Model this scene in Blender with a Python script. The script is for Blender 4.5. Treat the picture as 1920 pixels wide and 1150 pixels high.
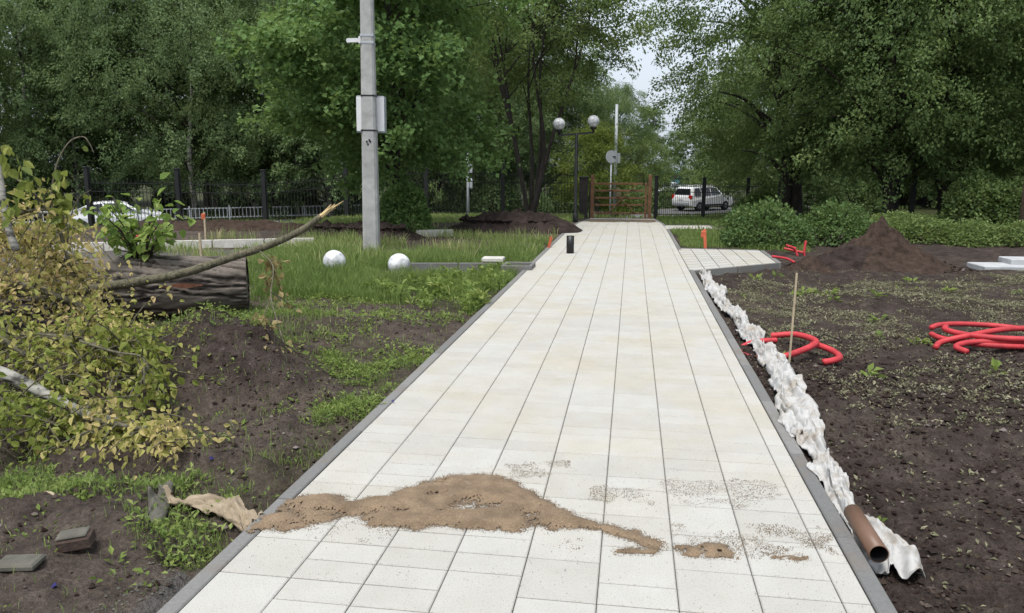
import bpy, math, random
import numpy as np
from mathutils import Vector, Matrix

# ------------------------------------------------------------------ scene, camera, sky, sun, exposure
for o in list(bpy.data.objects):
    bpy.data.objects.remove(o)
SC = bpy.context.scene
COL = SC.collection
F = 1430.0; CAM_H = 1.6
PITCH = math.atan(261 / F); YAW = math.atan(226 * math.cos(PITCH) / F)
cam = bpy.data.cameras.new('camera'); cam_o = bpy.data.objects.new('camera', cam); COL.objects.link(cam_o)
cam.sensor_fit = 'HORIZONTAL'; cam.sensor_width = 36.0; cam.lens = 36.0 * F / 1920
cam.clip_start = 0.05; cam.clip_end = 3000
cam_o.location = (0, 0, CAM_H)
cam_o.rotation_euler = (math.pi / 2 - PITCH, 0, YAW)
SC.camera = cam_o

SUN_EL, SUN_AZ = math.radians(68), math.radians(195)     # azimuth measured clockwise from +Y
w = bpy.data.worlds.new('World'); SC.world = w; w.use_nodes = True
nt = w.node_tree; nt.nodes.clear()
sky = nt.nodes.new('ShaderNodeTexSky'); sky.sky_type = 'NISHITA'; sky.sun_disc = False
sky.sun_elevation = SUN_EL; sky.sun_rotation = SUN_AZ; sky.dust_density = 4.0; sky.air_density = 1.2
hs = nt.nodes.new('ShaderNodeHueSaturation'); hs.inputs['Saturation'].default_value = 0.38
bg = nt.nodes.new('ShaderNodeBackground'); bg.inputs['Strength'].default_value = 0.13
ow = nt.nodes.new('ShaderNodeOutputWorld')
cl = nt.nodes.new('ShaderNodeMix'); cl.data_type = 'RGBA'; cl.inputs[0].default_value = 0.72; cl.inputs[7].default_value = (3.0, 3.4, 3.9, 1)   # even cloud cover
nt.links.new(sky.outputs[0], hs.inputs['Color']); nt.links.new(hs.outputs[0], cl.inputs[6]); nt.links.new(cl.outputs[2], bg.inputs[0]); nt.links.new(bg.outputs[0], ow.inputs[0])
sl = bpy.data.lights.new('sun', 'SUN'); sl.energy = 1.8; sl.angle = math.radians(20); sl.color = (1.0, 0.96, 0.9)
so = bpy.data.objects.new('sun', sl); COL.objects.link(so)
sd = Vector((math.sin(SUN_AZ) * math.cos(SUN_EL), math.cos(SUN_AZ) * math.cos(SUN_EL), math.sin(SUN_EL)))
so.rotation_euler = sd.to_track_quat('Z', 'Y').to_euler(); so.location = (0, 0, 40)
SC.view_settings.view_transform = 'Standard'; SC.view_settings.look = 'None'
SC.view_settings.gamma = 1.0; SC.view_settings.use_curve_mapping = False
SC.view_settings.exposure = 0.98
SC.cycles.max_bounces = 6; SC.cycles.transparent_max_bounces = 6
SC.cycles.use_denoising = True; SC.cycles.use_adaptive_sampling = True; SC.cycles.adaptive_threshold = .02

# ------------------------------------------------------------------ picture-to-place helpers (surveying only)
sp, cp, ss, cs = math.sin(PITCH), math.cos(PITCH), math.sin(YAW), math.cos(YAW)
RT = np.array((cs, ss, 0)); FW = np.array((-ss * cp, cs * cp, -sp)); UP = np.array((-ss * sp, cs * sp, cp))
def ray(px, py): return FW + (px - 960) / F * RT + (575 - py) / F * UP
def G(px, py, z=0.0):
    d = ray(px, py); t = (z - CAM_H) / d[2]; return Vector((d[0] * t, d[1] * t, z))
def D(px, py, depth):
    d = ray(px, py) * depth; return Vector((d[0], d[1], d[2] + CAM_H))
def GP(pts): return np.array([tuple(G(*p))[:2] for p in pts])

RS = np.random.RandomState(7)
# ------------------------------------------------------------------ noise
_lat = np.random.RandomState(11).rand(256, 256)
def vnoise(x, y):
    xi = np.floor(x).astype(int); yi = np.floor(y).astype(int); fx = x - xi; fy = y - yi
    fx = fx * fx * (3 - 2 * fx); fy = fy * fy * (3 - 2 * fy)
    a = _lat[xi & 255, yi & 255]; b = _lat[(xi + 1) & 255, yi & 255]; c = _lat[xi & 255, (yi + 1) & 255]; d = _lat[(xi + 1) & 255, (yi + 1) & 255]
    return (a * (1 - fx) + b * fx) * (1 - fy) + (c * (1 - fx) + d * fx) * fy
def fbm(x, y, oct=4, g=0.5):
    x = np.asarray(x, float); y = np.asarray(y, float); s = 0; a = 1; t = 0
    for k in range(oct):
        s = s + a * vnoise(x * 2 ** k + 17.3 * k, y * 2 ** k + 5.1 * k); t += a; a *= g
    return s / t
def inpoly(x, y, P):
    x = np.asarray(x, float); y = np.asarray(y, float); r = np.zeros(x.shape, bool); j = len(P) - 1
    for i in range(len(P)):
        xi, yi = P[i]; xj, yj = P[j]
        c = ((yi > y) != (yj > y)) & (x < (xj - xi) * (y - yi) / (yj - yi + 1e-12) + xi)
        r ^= c; j = i
    return r
def sstep(a, b, x):
    t = np.clip((x - a) / (b - a), 0, 1); return t * t * (3 - 2 * t)

# ------------------------------------------------------------------ mesh helpers
def mesh_np(name, V, Fs, attrs=None, smooth=True):
    V = np.asarray(V, np.float32)
    if isinstance(Fs, np.ndarray): Fs = [Fs]
    Fs = [np.asarray(f, np.int32) for f in Fs if len(f)]
    me = bpy.data.meshes.new(name)
    me.vertices.add(len(V)); me.vertices.foreach_set('co', V.ravel())
    L = np.concatenate([f.ravel() for f in Fs]); tot = np.concatenate([np.full(len(f), f.shape[1], np.int32) for f in Fs])
    st = np.concatenate([[0], np.cumsum(tot)[:-1]]).astype(np.int32)
    me.loops.add(len(L)); me.loops.foreach_set('vertex_index', L)
    me.polygons.add(len(tot)); me.polygons.foreach_set('loop_start', st)
    me.polygons.foreach_set('use_smooth', np.full(len(tot), smooth, bool))
    me.update(calc_edges=True); me.validate()
    for k, a in (attrs or {}).items():
        at = me.attributes.new(k, 'FLOAT', 'POINT'); at.data.foreach_set('value', np.asarray(a, np.float32))
    return me
class MB:
    def __init__(s): s.v = []; s.f = {}; s.n = 0
    def add(s, V, faces):
        V = np.asarray(V, float).reshape(-1, 3)
        for f in faces: s.f.setdefault(len(f), []).append([i + s.n for i in f])
        s.v.append(V); s.n += len(V)
    def box(s, c, d, rz=0.0, M=None, bev=0.0):
        x, y, z = d[0] / 2, d[1] / 2, d[2] / 2
        if bev > 0:
            b = min(bev, x * .9, y * .9, z * .9); P = []
            for zz, i in ((-z, b), (-z + b, 0), (z - b, 0), (z, b)):
                P += [(-x + i, -y + i, zz), (x - i, -y + i, zz), (x - i, y - i, zz), (-x + i, y - i, zz)]
            Fc = [(3, 2, 1, 0), (12, 13, 14, 15)]
            for k in range(3):
                for j in range(4): Fc.append((k * 4 + j, k * 4 + (j + 1) % 4, k * 4 + 4 + (j + 1) % 4, k * 4 + 4 + j))
        else:
            P = [(-x, -y, -z), (x, -y, -z), (x, y, -z), (-x, y, -z), (-x, -y, z), (x, -y, z), (x, y, z), (-x, y, z)]
            Fc = [(3, 2, 1, 0), (4, 5, 6, 7), (0, 1, 5, 4), (1, 2, 6, 5), (2, 3, 7, 6), (3, 0, 4, 7)]
        P = np.array(P)
        R = np.array(M.to_3x3()) if M is not None else np.array(Matrix.Rotation(rz, 3, 'Z'))
        s.add(P @ R.T + np.array(c), Fc); return s
    def bar(s, a, b, wx, wy=None, bev=0.0, up=(0, 0, 1)):
        a = Vector(a); b = Vector(b); d = b - a; z = d.normalized(); u = Vector(up)
        if abs(z.dot(u)) > .98: u = Vector((0, 1, 0))
        x = u.cross(z).normalized(); y = z.cross(x)
        M = Matrix((x, y, z)).transposed()
        return s.box(tuple((a + b) / 2), (wx, wy or wx, d.length), M=M, bev=bev)
    def tube(s, pts, rad, n=8, cap=True, jit=0.0, seed=0):
        P = np.array([tuple(p) for p in pts], float); N = len(P)
        if np.isscalar(rad): rad = np.full(N, rad)
        T = np.gradient(P, axis=0); T /= np.linalg.norm(T, axis=1)[:, None] + 1e-9
        u = np.cross(T[0], (0, 0, 1.0)); 
        if np.linalg.norm(u) < 1e-3: u = np.array((1.0, 0, 0))
        u /= np.linalg.norm(u); V = []; rs = np.random.RandomState(seed)
        a = np.arange(n) * 2 * math.pi / n
        for i in range(N):
            u = u - T[i] * u.dot(T[i]); u /= np.linalg.norm(u) + 1e-9; v = np.cross(T[i], u)
            r = rad[i] * (1 + jit * (rs.rand(n) - .5))
            V.append(P[i] + np.outer(np.cos(a) * r, u) + np.outer(np.sin(a) * r, v))
        fc = [(i * n + j, i * n + (j + 1) % n, (i + 1) * n + (j + 1) % n, (i + 1) * n + j) for i in range(N - 1) for j in range(n)]
        if cap: fc += [tuple(range(n))[::-1], tuple((N - 1) * n + j for j in range(n))]
        s.add(np.concatenate(V), fc); return s
    def lathe(s, prof, n=24, c=(0, 0, 0)):
        a = np.arange(n) * 2 * math.pi / n; V = []
        for r, z in prof: V.append(np.stack([np.cos(a) * r, np.sin(a) * r, np.full(n, z)], 1) + np.array(c))
        fc = [(i * n + j, i * n + (j + 1) % n, (i + 1) * n + (j + 1) % n, (i + 1) * n + j) for i in range(len(prof) - 1) for j in range(n)]
        if prof[0][0] > 1e-4: fc.append(tuple(range(n))[::-1])
        if prof[-1][0] > 1e-4: fc.append(tuple((len(prof) - 1) * n + j for j in range(n)))
        s.add(np.concatenate(V), fc); return s
    def mesh(s, name, smooth=False): return mesh_np(name, np.concatenate(s.v), [np.array(f) for f in s.f.values()], smooth=smooth)
    def build(s, name, mat, parent=None, smooth=False): return link(name, s.mesh(name, smooth), mat, parent)
def link(name, me, mat, parent=None, loc=None):
    o = bpy.data.objects.new(name, me); COL.objects.link(o)
    if mat and me and not me.materials: me.materials.append(mat)
    if parent: o.parent = parent
    if loc is not None: o.location = loc
    return o
def empty(name, loc=(0, 0, 0), rz=0.0):
    o = bpy.data.objects.new(name, None); COL.objects.link(o); o.location = loc; o.rotation_euler = (0, 0, rz); o.empty_display_size = .1; return o
def tag(o, label=None, cat=None, group=None, kind=None):
    if label: o['label'] = label
    if cat: o['category'] = cat
    if group: o['group'] = group
    if kind: o['kind'] = kind
    return o
def copy_tree(o, parent=None):
    c = o.copy(); COL.objects.link(c)
    if parent: c.parent = parent
    for ch in [x for x in bpy.data.objects if x.parent == o]: copy_tree(ch, c)
    return c
def catmull(P, n=8):
    P = np.array([tuple(p) for p in P], float); Q = np.vstack([2 * P[0] - P[1], P, 2 * P[-1] - P[-2]]); out = []
    for i in range(1, len(Q) - 2):
        for t in np.arange(n) / n:
            a, b, c, d = Q[i - 1:i + 3]
            out.append(.5 * ((2 * b) + (-a + c) * t + (2 * a - 5 * b + 4 * c - d) * t * t + (-a + 3 * b - 3 * c + d) * t ** 3))
    out.append(P[-1]); return np.array(out)

# ------------------------------------------------------------------ materials
def newmat(name):
    m = bpy.data.materials.new(name); m.use_nodes = True; t = m.node_tree
    return m, t, t.nodes['Principled BSDF']
def N(t, typ, **kw):
    n = t.nodes.new(typ)
    for k, v in kw.items():
        if k in n.inputs: n.inputs[k].default_value = v
        else: setattr(n, k, v)
    return n
def ramp(t, fac, stops):
    r = t.nodes.new('ShaderNodeValToRGB'); e = r.color_ramp.elements
    while len(e) < len(stops): e.new(.5)
    for k, (p, c) in enumerate(stops): e[k].position = p; e[k].color = (*c, 1)
    t.links.new(fac, r.inputs[0]); return r.outputs[0]
def mixc(t, fac, a, b, blend='MIX'):
    m = t.nodes.new('ShaderNodeMix'); m.data_type = 'RGBA'; m.blend_type = blend
    for s, v in ((m.inputs[0], fac), (m.inputs[6], a), (m.inputs[7], b)):
        if hasattr(v, 'is_linked'): t.links.new(v, s)
        else: s.default_value = v if not isinstance(v, tuple) else (*v, 1)
    return m.outputs[2]
def noise(t, scale, detail=4, rough=.55, vec=None):
    n = N(t, 'ShaderNodeTexNoise', Scale=scale, Detail=detail, Roughness=rough)
    if vec is None:
        g = t.nodes.new('ShaderNodeNewGeometry'); vec = g.outputs['Position']
    t.links.new(vec, n.inputs['Vector']); return n.outputs[0]
def objco(t): return t.nodes.new('ShaderNodeTexCoord').outputs['Object']
def bump(t, b, h, strength=.4, dist=.01):
    n = N(t, 'ShaderNodeBump', Strength=strength, Distance=dist); t.links.new(h, n.inputs['Height']); t.links.new(n.outputs[0], b.inputs['Normal'])
def simple(name, col, rough=.6, metal=0.0, var=.25, scale=8.0, bmp=0.0, spec=.4, local=True):
    m, t, b = newmat(name); v = objco(t) if local else None
    n = noise(t, scale, 5, .6, v)
    c = ramp(t, n, [(.3, tuple(x * (1 - var) for x in col)), (.7, tuple(min(1, x * (1 + var)) for x in col))])
    t.links.new(c, b.inputs['Base Color']); b.inputs['Roughness'].default_value = rough; b.inputs['Metallic'].default_value = metal
    b.inputs['Specular IOR Level'].default_value = spec
    if bmp: bump(t, b, noise(t, scale * 4, 4, .6, v), bmp, .01)
    return m
def leafmat(name, stops, trans=.35, rough=.55, gain=1.12):
    trans += .1; stops = [(p, (c[0] * gain, c[1] * gain * .97, c[2] * gain + .008)) for p, c in stops]
    m, t, b = newmat(name); a = N(t, 'ShaderNodeAttribute', attribute_name='v')
    c = ramp(t, a.outputs['Fac'], stops); t.links.new(c, b.inputs['Base Color']); b.inputs['Roughness'].default_value = rough
    b.inputs['Specular IOR Level'].default_value = .22
    tr = t.nodes.new('ShaderNodeBsdfTranslucent'); t.links.new(mixc(t, .3, c, (.25, .30, .05), 'MIX'), tr.inputs[0])
    mx = N(t, 'ShaderNodeMixShader'); mx.inputs[0].default_value = trans
    t.links.new(b.outputs[0], mx.inputs[1]); t.links.new(tr.outputs[0], mx.inputs[2])
    t.links.new(mx.outputs[0], t.nodes['Material Output'].inputs[0]); return m
def bark(name, a, b_, scale=6.0, stretch=6.0):
    m, t, b = newmat(name); mp = N(t, 'ShaderNodeMapping'); mp.inputs['Scale'].default_value = (1, 1, 1 / stretch)
    t.links.new(objco(t), mp.inputs[0]); n = noise(t, scale * 3, 6, .65, mp.outputs[0])
    t.links.new(ramp(t, n, [(.35, a), (.65, b_)]), b.inputs['Base Color']); b.inputs['Roughness'].default_value = .9
    bump(t, b, n, .8, .03); return m

# terrazzo paving
def tile_material():
    m, t, b = newmat('pale_paving'); g = t.nodes.new('ShaderNodeNewGeometry'); pos = g.outputs['Position']
    oi = t.nodes.new('ShaderNodeObjectInfo')
    base = ramp(t, oi.outputs['Random'], [(0, (.414, .404, .376)), (.5, (.436, .428, .403)), (1, (.458, .452, .430))])
    # stains of washed-in sand, thinning towards the near end where the slabs are clean
    st = noise(t, 1.1, 6, .7, pos); stain = ramp(t, st, [(.42, (0, 0, 0)), (.72, (1, 1, 1))])
    sx = t.nodes.new('ShaderNodeSeparateXYZ'); t.links.new(pos, sx.inputs[0])
    mr = N(t, 'ShaderNodeMapRange'); mr.inputs[1].default_value = 2.7; mr.inputs[2].default_value = 4.3; mr.inputs[3].default_value = .12; mr.inputs[4].default_value = .8
    t.links.new(sx.outputs[1], mr.inputs[0])
    mu = N(t, 'ShaderNodeMath', operation='MULTIPLY'); t.links.new(stain, mu.inputs[0]); t.links.new(mr.outputs[0], mu.inputs[1])
    c = mixc(t, mu.outputs[0], base, (.43, .39, .305))
    s1 = noise(t, 190, 2, .6, pos); sp1 = ramp(t, s1, [(.30, (.42, .41, .39)), (.42, (.93, .93, .92)), (.62, (1, 1, 1)), (.72, (1.0, 1.0, 1.0))])
    c = mixc(t, .8, c, sp1, 'MULTIPLY')
    s2 = noise(t, 42, 3, .7, pos); sp2 = ramp(t, s2, [(.25, (.45, .42, .37)), (.34, (1, 1, 1))])
    c = mixc(t, .3, c, sp2, 'MULTIPLY')
    s3 = noise(t, 5, 5, .6, pos); c = mixc(t, .5, c, ramp(t, s3, [(.3, (.84, .83, .80)), (.65, (1, 1, 1))]), 'MULTIPLY')
    t.links.new(c, b.inputs['Base Color']); b.inputs['Roughness'].default_value = .85; b.inputs['Specular IOR Level'].default_value = .25
    bump(t, b, s1, .25, .002); return m
M = {}
M['tile'] = tile_material()
M['bed'] = simple('joint_sand', (.12, .108, .09), .95, local=False)
def kerb_material():
    m, t, b = newmat('kerb_concrete'); g = t.nodes.new('ShaderNodeNewGeometry')
    oi = t.nodes.new('ShaderNodeObjectInfo')
    c = ramp(t, oi.outputs['Random'], [(0, (.14, .14, .138)), (1, (.20, .198, .19))])
    n = noise(t, 60, 4, .6, g.outputs['Position']); c = mixc(t, .6, c, ramp(t, n, [(.3, (.7, .7, .7)), (.7, (1.1, 1.1, 1.1))]), 'MULTIPLY')
    n2 = noise(t, 3.0, 5, .6, g.outputs['Position']); c = mixc(t, ramp(t, n2, [(.5, (0, 0, 0)), (.75, (.6, .6, .6))]), c, (.16, .12, .085))
    t.links.new(c, b.inputs['Base Color']); b.inputs['Roughness'].default_value = .9; bump(t, b, n, .3, .003); return m
M['kerb'] = kerb_material()
M['pale_kerb'] = simple('pale_concrete', (.52, .50, .46), .9, var=.15, scale=6)
M['concrete'] = simple('pole_concrete', (.36, .36, .35), .9, var=.24, scale=5, bmp=.2)
M['grey_slab'] = simple('grey_slab', (.40, .41, .42), .85, var=.12, scale=5)
M['old_slab'] = simple('mossy_slab', (.10, .095, .078), .95, var=.3, scale=14, bmp=.4)
def ground_material():
    m, t, b = newmat('soil_and_turf'); g = t.nodes.new('ShaderNodeNewGeometry'); pos = g.outputs['Position']
    av = N(t, 'ShaderNodeAttribute', attribute_name='turf'); dr = N(t, 'ShaderNodeAttribute', attribute_name='dry'); gv = N(t, 'ShaderNodeAttribute', attribute_name='gravel')
    n1 = noise(t, 7, 8, .65, pos); dark = ramp(t, n1, [(.3, (.026, .019, .0165)), (.55, (.064, .049, .042)), (.75, (.118, .095, .082))])
    dry = ramp(t, n1, [(.3, (.058, .044, .037)), (.55, (.118, .094, .078)), (.78, (.19, .157, .132))])
    c = mixc(t, dr.outputs['Fac'], dark, dry)
    n2 = noise(t, 55, 4, .7, pos); c = mixc(t, .7, c, ramp(t, n2, [(.3, (.4, .4, .4)), (.55, (1.05, 1.05, 1.05)), (.75, (2.0, 1.95, 1.85))]), 'MULTIPLY')
    n4 = noise(t, 120, 2, .6, pos); peb = ramp(t, n4, [(.68, (0, 0, 0)), (.74, (.5, .5, .5))]); c = mixc(t, peb, c, (.20, .175, .15))
    tf = ramp(t, noise(t, 14, 6, .7, pos), [(.3, (.020, .026, .009)), (.7, (.055, .075, .020))])
    c = mixc(t, av.outputs['Fac'], c, tf)
    gr = ramp(t, noise(t, 60, 3, .7, pos), [(.3, (.06, .058, .055)), (.7, (.20, .19, .18))]); c = mixc(t, gv.outputs['Fac'], c, gr)
    t.links.new(c, b.inputs['Base Color']); b.inputs['Roughness'].default_value = 1.0; b.inputs['Specular IOR Level'].default_value = .15
    ad = N(t, 'ShaderNodeMath', operation='ADD'); t.links.new(n1, ad.inputs[0]); t.links.new(n2, ad.inputs[1])
    bump(t, b, ad.outputs[0], 1.0, .035); return m
M['ground'] = ground_material()
M['asphalt'] = simple('asphalt', (.11, .11, .112), .9, var=.2, scale=3, local=False)
M['clod'] = leafmat('soil_clod', [(0, (.014, .008, .0)), (.6, (.042, .031, .015)), (.95, (.075, .06, .042)), (1, (.16, .14, .12))], -.1, 1.0)
M['heap_dark'] = simple('dug_soil', (.036, .027, .024), 1.0, var=.5, scale=5, bmp=.9, spec=.1, local=False)
M['heap_brown'] = simple('brown_soil', (.047, .033, .026), 1.0, var=.45, scale=7, bmp=.9, spec=.1, local=False)
M['grass'] = leafmat('grass_blades', [(0, (.075, .125, .026)), (.5, (.145, .210, .055)), (.8, (.235, .285, .10)), (1, (.44, .41, .22))], .35, gain=1.45)
M['weed'] = leafmat('weed_leaves', [(0, (.070, .115, .024)), (.6, (.15, .21, .045)), (1, (.27, .31, .10))], .3, gain=1.4)
M['greyweed'] = leafmat('wilted_sprouts', [(0, (.085, .088, .050)), (.6, (.185, .185, .105)), (1, (.38, .36, .25))], .2, gain=1.35)
M['birch'] = leafmat('birch_leaves', [(0, (.031, .055, .020)), (.5, (.067, .103, .038)), (1, (.142, .192, .075))], .3, gain=2.15)
M['maple'] = leafmat('maple_leaves', [(0, (.040, .080, .022)), (.5, (.082, .145, .040)), (1, (.155, .225, .075))], .35, gain=1.8)
M['ash'] = leafmat('ash_leaves', [(0, (.042, .068, .020)), (.5, (.085, .125, .036)), (1, (.165, .205, .075))], .35, gain=1.95)
M['poplar'] = leafmat('poplar_leaves', [(0, (.030, .055, .016)), (.5, (.068, .107, .031)), (1, (.158, .210, .072))], .32, gain=1.85)
M['willow'] = leafmat('willow_leaves', [(0, (.055, .085, .012)), (.6, (.11, .15, .022)), (1, (.19, .22, .04))], .35, gain=1.35)
M['shrub'] = leafmat('shrub_leaves', [(0, (.040, .080, .024)), (.6, (.085, .145, .042)), (1, (.165, .225, .085))], .3, gain=1.45)
M['wilt'] = leafmat('wilting_leaves', [(0, (.075, .105, .020)), (.35, (.17, .20, .040)), (.65, (.30, .27, .095)), (.85, (.42, .34, .17)), (1, (.38, .28, .13))], .35, gain=1.7)
M['freshleaf'] = leafmat('sprout_leaves', [(0, (.07, .13, .022)), (.6, (.15, .23, .045)), (1, (.26, .33, .10))], .4, gain=1.5)
M['brownleaf'] = leafmat('dead_leaves', [(0, (.14, .11, .045)), (.6, (.27, .22, .10)), (1, (.40, .34, .19))], .35, gain=1.4)
M['darkbark'] = bark('dark_bark', (.014, .011, .009), (.05, .041, .034))
M['greybark'] = bark('grey_bark', (.04, .035, .028), (.13, .115, .09))
M['branchbark'] = bark('branch_bark', (.055, .05, .030), (.17, .155, .10), 14, 4)
def birchbark():
    m, t, b = newmat('birch_bark'); mp = N(t, 'ShaderNodeMapping'); mp.inputs['Scale'].default_value = (1, 1, 3.5)
    t.links.new(objco(t), mp.inputs[0]); n = noise(t, 3.5, 6, .7, mp.outputs[0])
    t.links.new(ramp(t, n, [(.40, (.03, .028, .024)), (.52, (.27, .26, .23)), (.8, (.42, .41, .37))]), b.inputs['Base Color']); b.inputs['Roughness'].default_value = .85; return m
M['birchbark'] = birchbark()
M['black'] = simple('black_metal', (.012, .012, .013), .45, var=.1)
M['red'] = simple('red_conduit', (.44, .036, .044), .6, var=.25, scale=9, bmp=.3)
M['gate'] = simple('gate_wood', (.20, .10, .052), .7, var=.25, scale=5)
M['brownpole'] = simple('brown_pole', (.17, .115, .085), .9, var=.25, scale=5)
M['stake'] = simple('raw_wood', (.34, .28, .19), .85, var=.2, scale=12)
M['orange'] = simple('orange_paint', (.46, .10, .045), .6, var=.15)
M['white'] = simple('white_paint', (.72, .73, .74), .4, var=.05)
M['greypaint'] = simple('grey_paint', (.36, .39, .41), .5, var=.08)
def glassmat(name, col, rough):
    m, t, b = newmat(name); c = ramp(t, noise(t, 9, 4, .6, objco(t)), [(.36, tuple(x * .55 for x in col)), (.56, col)])
    t.links.new(c, b.inputs['Base Color']); b.inputs['Roughness'].default_value = rough; b.inputs['Subsurface Weight'].default_value = .15; b.inputs['Subsurface Radius'].default_value = (.05, .05, .05); return m
M['globe'] = glassmat('opal_globe', (.70, .71, .73), .25)
M['carpaint'] = simple('white_car_paint', (.74, .75, .76), .22, var=.03, spec=.6)
M['carglass'] = simple('car_glass', (.012, .014, .017), .08, var=.1, spec=.7)
M['tyre'] = simple('tyre_rubber', (.015, .015, .016), .8, var=.1)
M['rim'] = simple('alloy_rim', (.35, .36, .37), .35, metal=.6, var=.1)
M['lamp_red'] = simple('tail_lamp', (.45, .012, .012), .25, var=.1)
M['teal'] = simple('teal_paint', (.06, .30, .33), .35, var=.08)
M['brownpipe'] = simple('brown_plastic', (.15, .085, .055), .45, var=.1)
M['darkbrown'] = simple('dark_planks', (.045, .038, .036), .9, var=.3, scale=4)
M['brick'] = simple('old_brick', (.075, .050, .040), .95, var=.35, scale=20, bmp=.5)
M['blue'] = simple('blue_plastic', (.02, .018, .12), .4, var=.15)
M['torn'] = simple('torn_wood', (.50, .38, .20), .85, var=.25, scale=25)
M['wound'] = simple('red_wood', (.17, .075, .045), .9, var=.3, scale=20)
def sandmat():
    m, t, b = newmat('wet_sand'); g = t.nodes.new('ShaderNodeNewGeometry')
    n = noise(t, 220, 3, .7, g.outputs['Position']); n2 = noise(t, 9, 4, .6, g.outputs['Position'])
    c = ramp(t, n, [(.28, (.085, .057, .034)), (.5, (.175, .126, .080)), (.74, (.31, .24, .165))]); c = mixc(t, .8, c, ramp(t, n2, [(.35, (.7, .68, .66)), (.65, (1.25, 1.22, 1.2))]), 'MULTIPLY')
    t.links.new(c, b.inputs['Base Color']); b.inputs['Roughness'].default_value = 1; bump(t, b, n, .6, .004); return m
M['sand'] = sandmat()
def clothmat(name, c0, c1, dirt, amt):
    m, t, b = newmat(name); g = t.nodes.new('ShaderNodeNewGeometry'); p = g.outputs['Position']
    c = ramp(t, noise(t, 25, 4, .6, p), [(.3, c0), (.7, c1)])
    c = mixc(t, ramp(t, noise(t, 7, 6, .75, p), [(.48, (0, 0, 0)), (.66, (amt,) * 3)]), c, dirt)
    t.links.new(c, b.inputs['Base Color']); b.inputs['Roughness'].default_value = .85
    bump(t, b, noise(t, 300, 2, .5, p), .2, .002); return m
M['geotex'] = clothmat('white_geotextile', (.38, .378, .37), (.45, .448, .44), (.22, .17, .115), .8)
M['burlap'] = clothmat('beige_geotextile', (.24, .19, .13), (.34, .275, .195), (.13, .095, .065), .8)
def logmat():
    m, t, b = newmat('furrowed_bark'); a = N(t, 'ShaderNodeAttribute', attribute_name='v')
    n = noise(t, 30, 5, .7, objco(t)); ad = mixc(t, .35, a.outputs['Color'], n)
    bw = t.nodes.new('ShaderNodeRGBToBW'); t.links.new(ad, bw.inputs[0])
    t.links.new(ramp(t, bw.outputs[0], [(.22, (.010, .008, .007)), (.5, (.060, .048, .040)), (.8, (.19, .165, .14))]), b.inputs['Base Color'])
    b.inputs['Roughness'].default_value = .95; bump(t, b, n, .5, .01); return m
M['log'] = logmat()

# ------------------------------------------------------------------ terrain height
XL, XR = -1.60, 0.925                     # paved width
SIDE = GP([(1299, 508), (1456, 493), (1424, 470), (1265, 466)])
SIDE = np.array([(XR + .004, SIDE[0][1]), tuple(SIDE[1]), tuple(SIDE[2]), (XR + .004, SIDE[3][1])])
SIDE2 = np.array([(XR + .004, 20.6), (2.25, 21.2), (2.25, 22.9), (XR + .004, 22.6)])
def fence_y(x): return np.where(x < -.3, 33 + .40 * (x + .3), 33 + .75 * (x + .3))
def drop(x, y):
    t = np.clip(y - 18.5, 0, None); z = -np.where(t < 8, .0036 * t * t, .0036 * 64 + .0576 * (t - 8) * .8)
    z = np.maximum(z, -.62)
    z = z - .55 * sstep(-8.5, -14, x) * sstep(17.5, 25, y)
    e = np.clip(y - fence_y(x) - 1.2, 0, None)
    return np.maximum(z - .16 * e, -1.5)
PATCH_SOIL_MOUND = [(-3.6, 5.7, .75, .6, .40), (-2.9, 5.35, .5, .45, .26), (-3.1, 7.6, 1.3, .35, .09), (-2.45, 6.6, .7, .28, .10), (-2.9, 3.0, .55, .16, .07), (-2.3, 2.9, .35, .10, .05)]
def soil_h(x, y):
    x = np.asarray(x, float); y = np.asarray(y, float)
    z = drop(x, y)
    near = 1 - sstep(12, 22, y)
    right = sstep(.98, 1.25, x)
    z = z + near * ((fbm(x * .7, y * .7, 3) - .5) * .16 - np.where(x > 0, .035, .07))
    rough = np.where(x > 0, 1.0, .75)
    z = z + near * rough * ((fbm(x * 3.1 + 9, y * 3.1, 4, .6) - .5) * .13 + (np.abs(fbm(x * 9, y * 9, 3, .6) - .5)) * .11 - .018)
    for cx, cy, rx, ry, h in PATCH_SOIL_MOUND:
        d = ((x - cx) / rx) ** 2 + ((y - cy) / ry) ** 2; z = z + h * np.exp(-d * 1.1) * (.75 + .6 * fbm(x * 4, y * 4, 4, .6))
    sod = np.clip(fbm(x * 1.4 + 3.3, y * 2.6 + 1.7, 3) - .5, 0, 1); z = z + np.where(x < -1.75, near * .075 * sstep(.045, .075, sod) * (1 - sstep(6.5, 8, y)), 0)
    z = z - .03 * right * near
    edge = np.minimum(np.abs(x - (XL - .08)), np.abs(x - (XR + .08)))
    z = np.where((edge < .35) & (y < 31), np.minimum(z, drop(x, y) - .028 - .0 * x + edge * .12), z)
    return z
def ground_h(x, y):
    z = soil_h(x, y)
    inside = (x > XL - .05) & (x < XR + .05) & (y < 31.0)
    for P in (SIDE, SIDE2):
        inside |= inpoly(x, y, P)
    return np.where(inside, drop(x, y) - .13, z)
def gh(x, y): return float(ground_h(np.array([x]), np.array([y]))[0])

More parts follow.
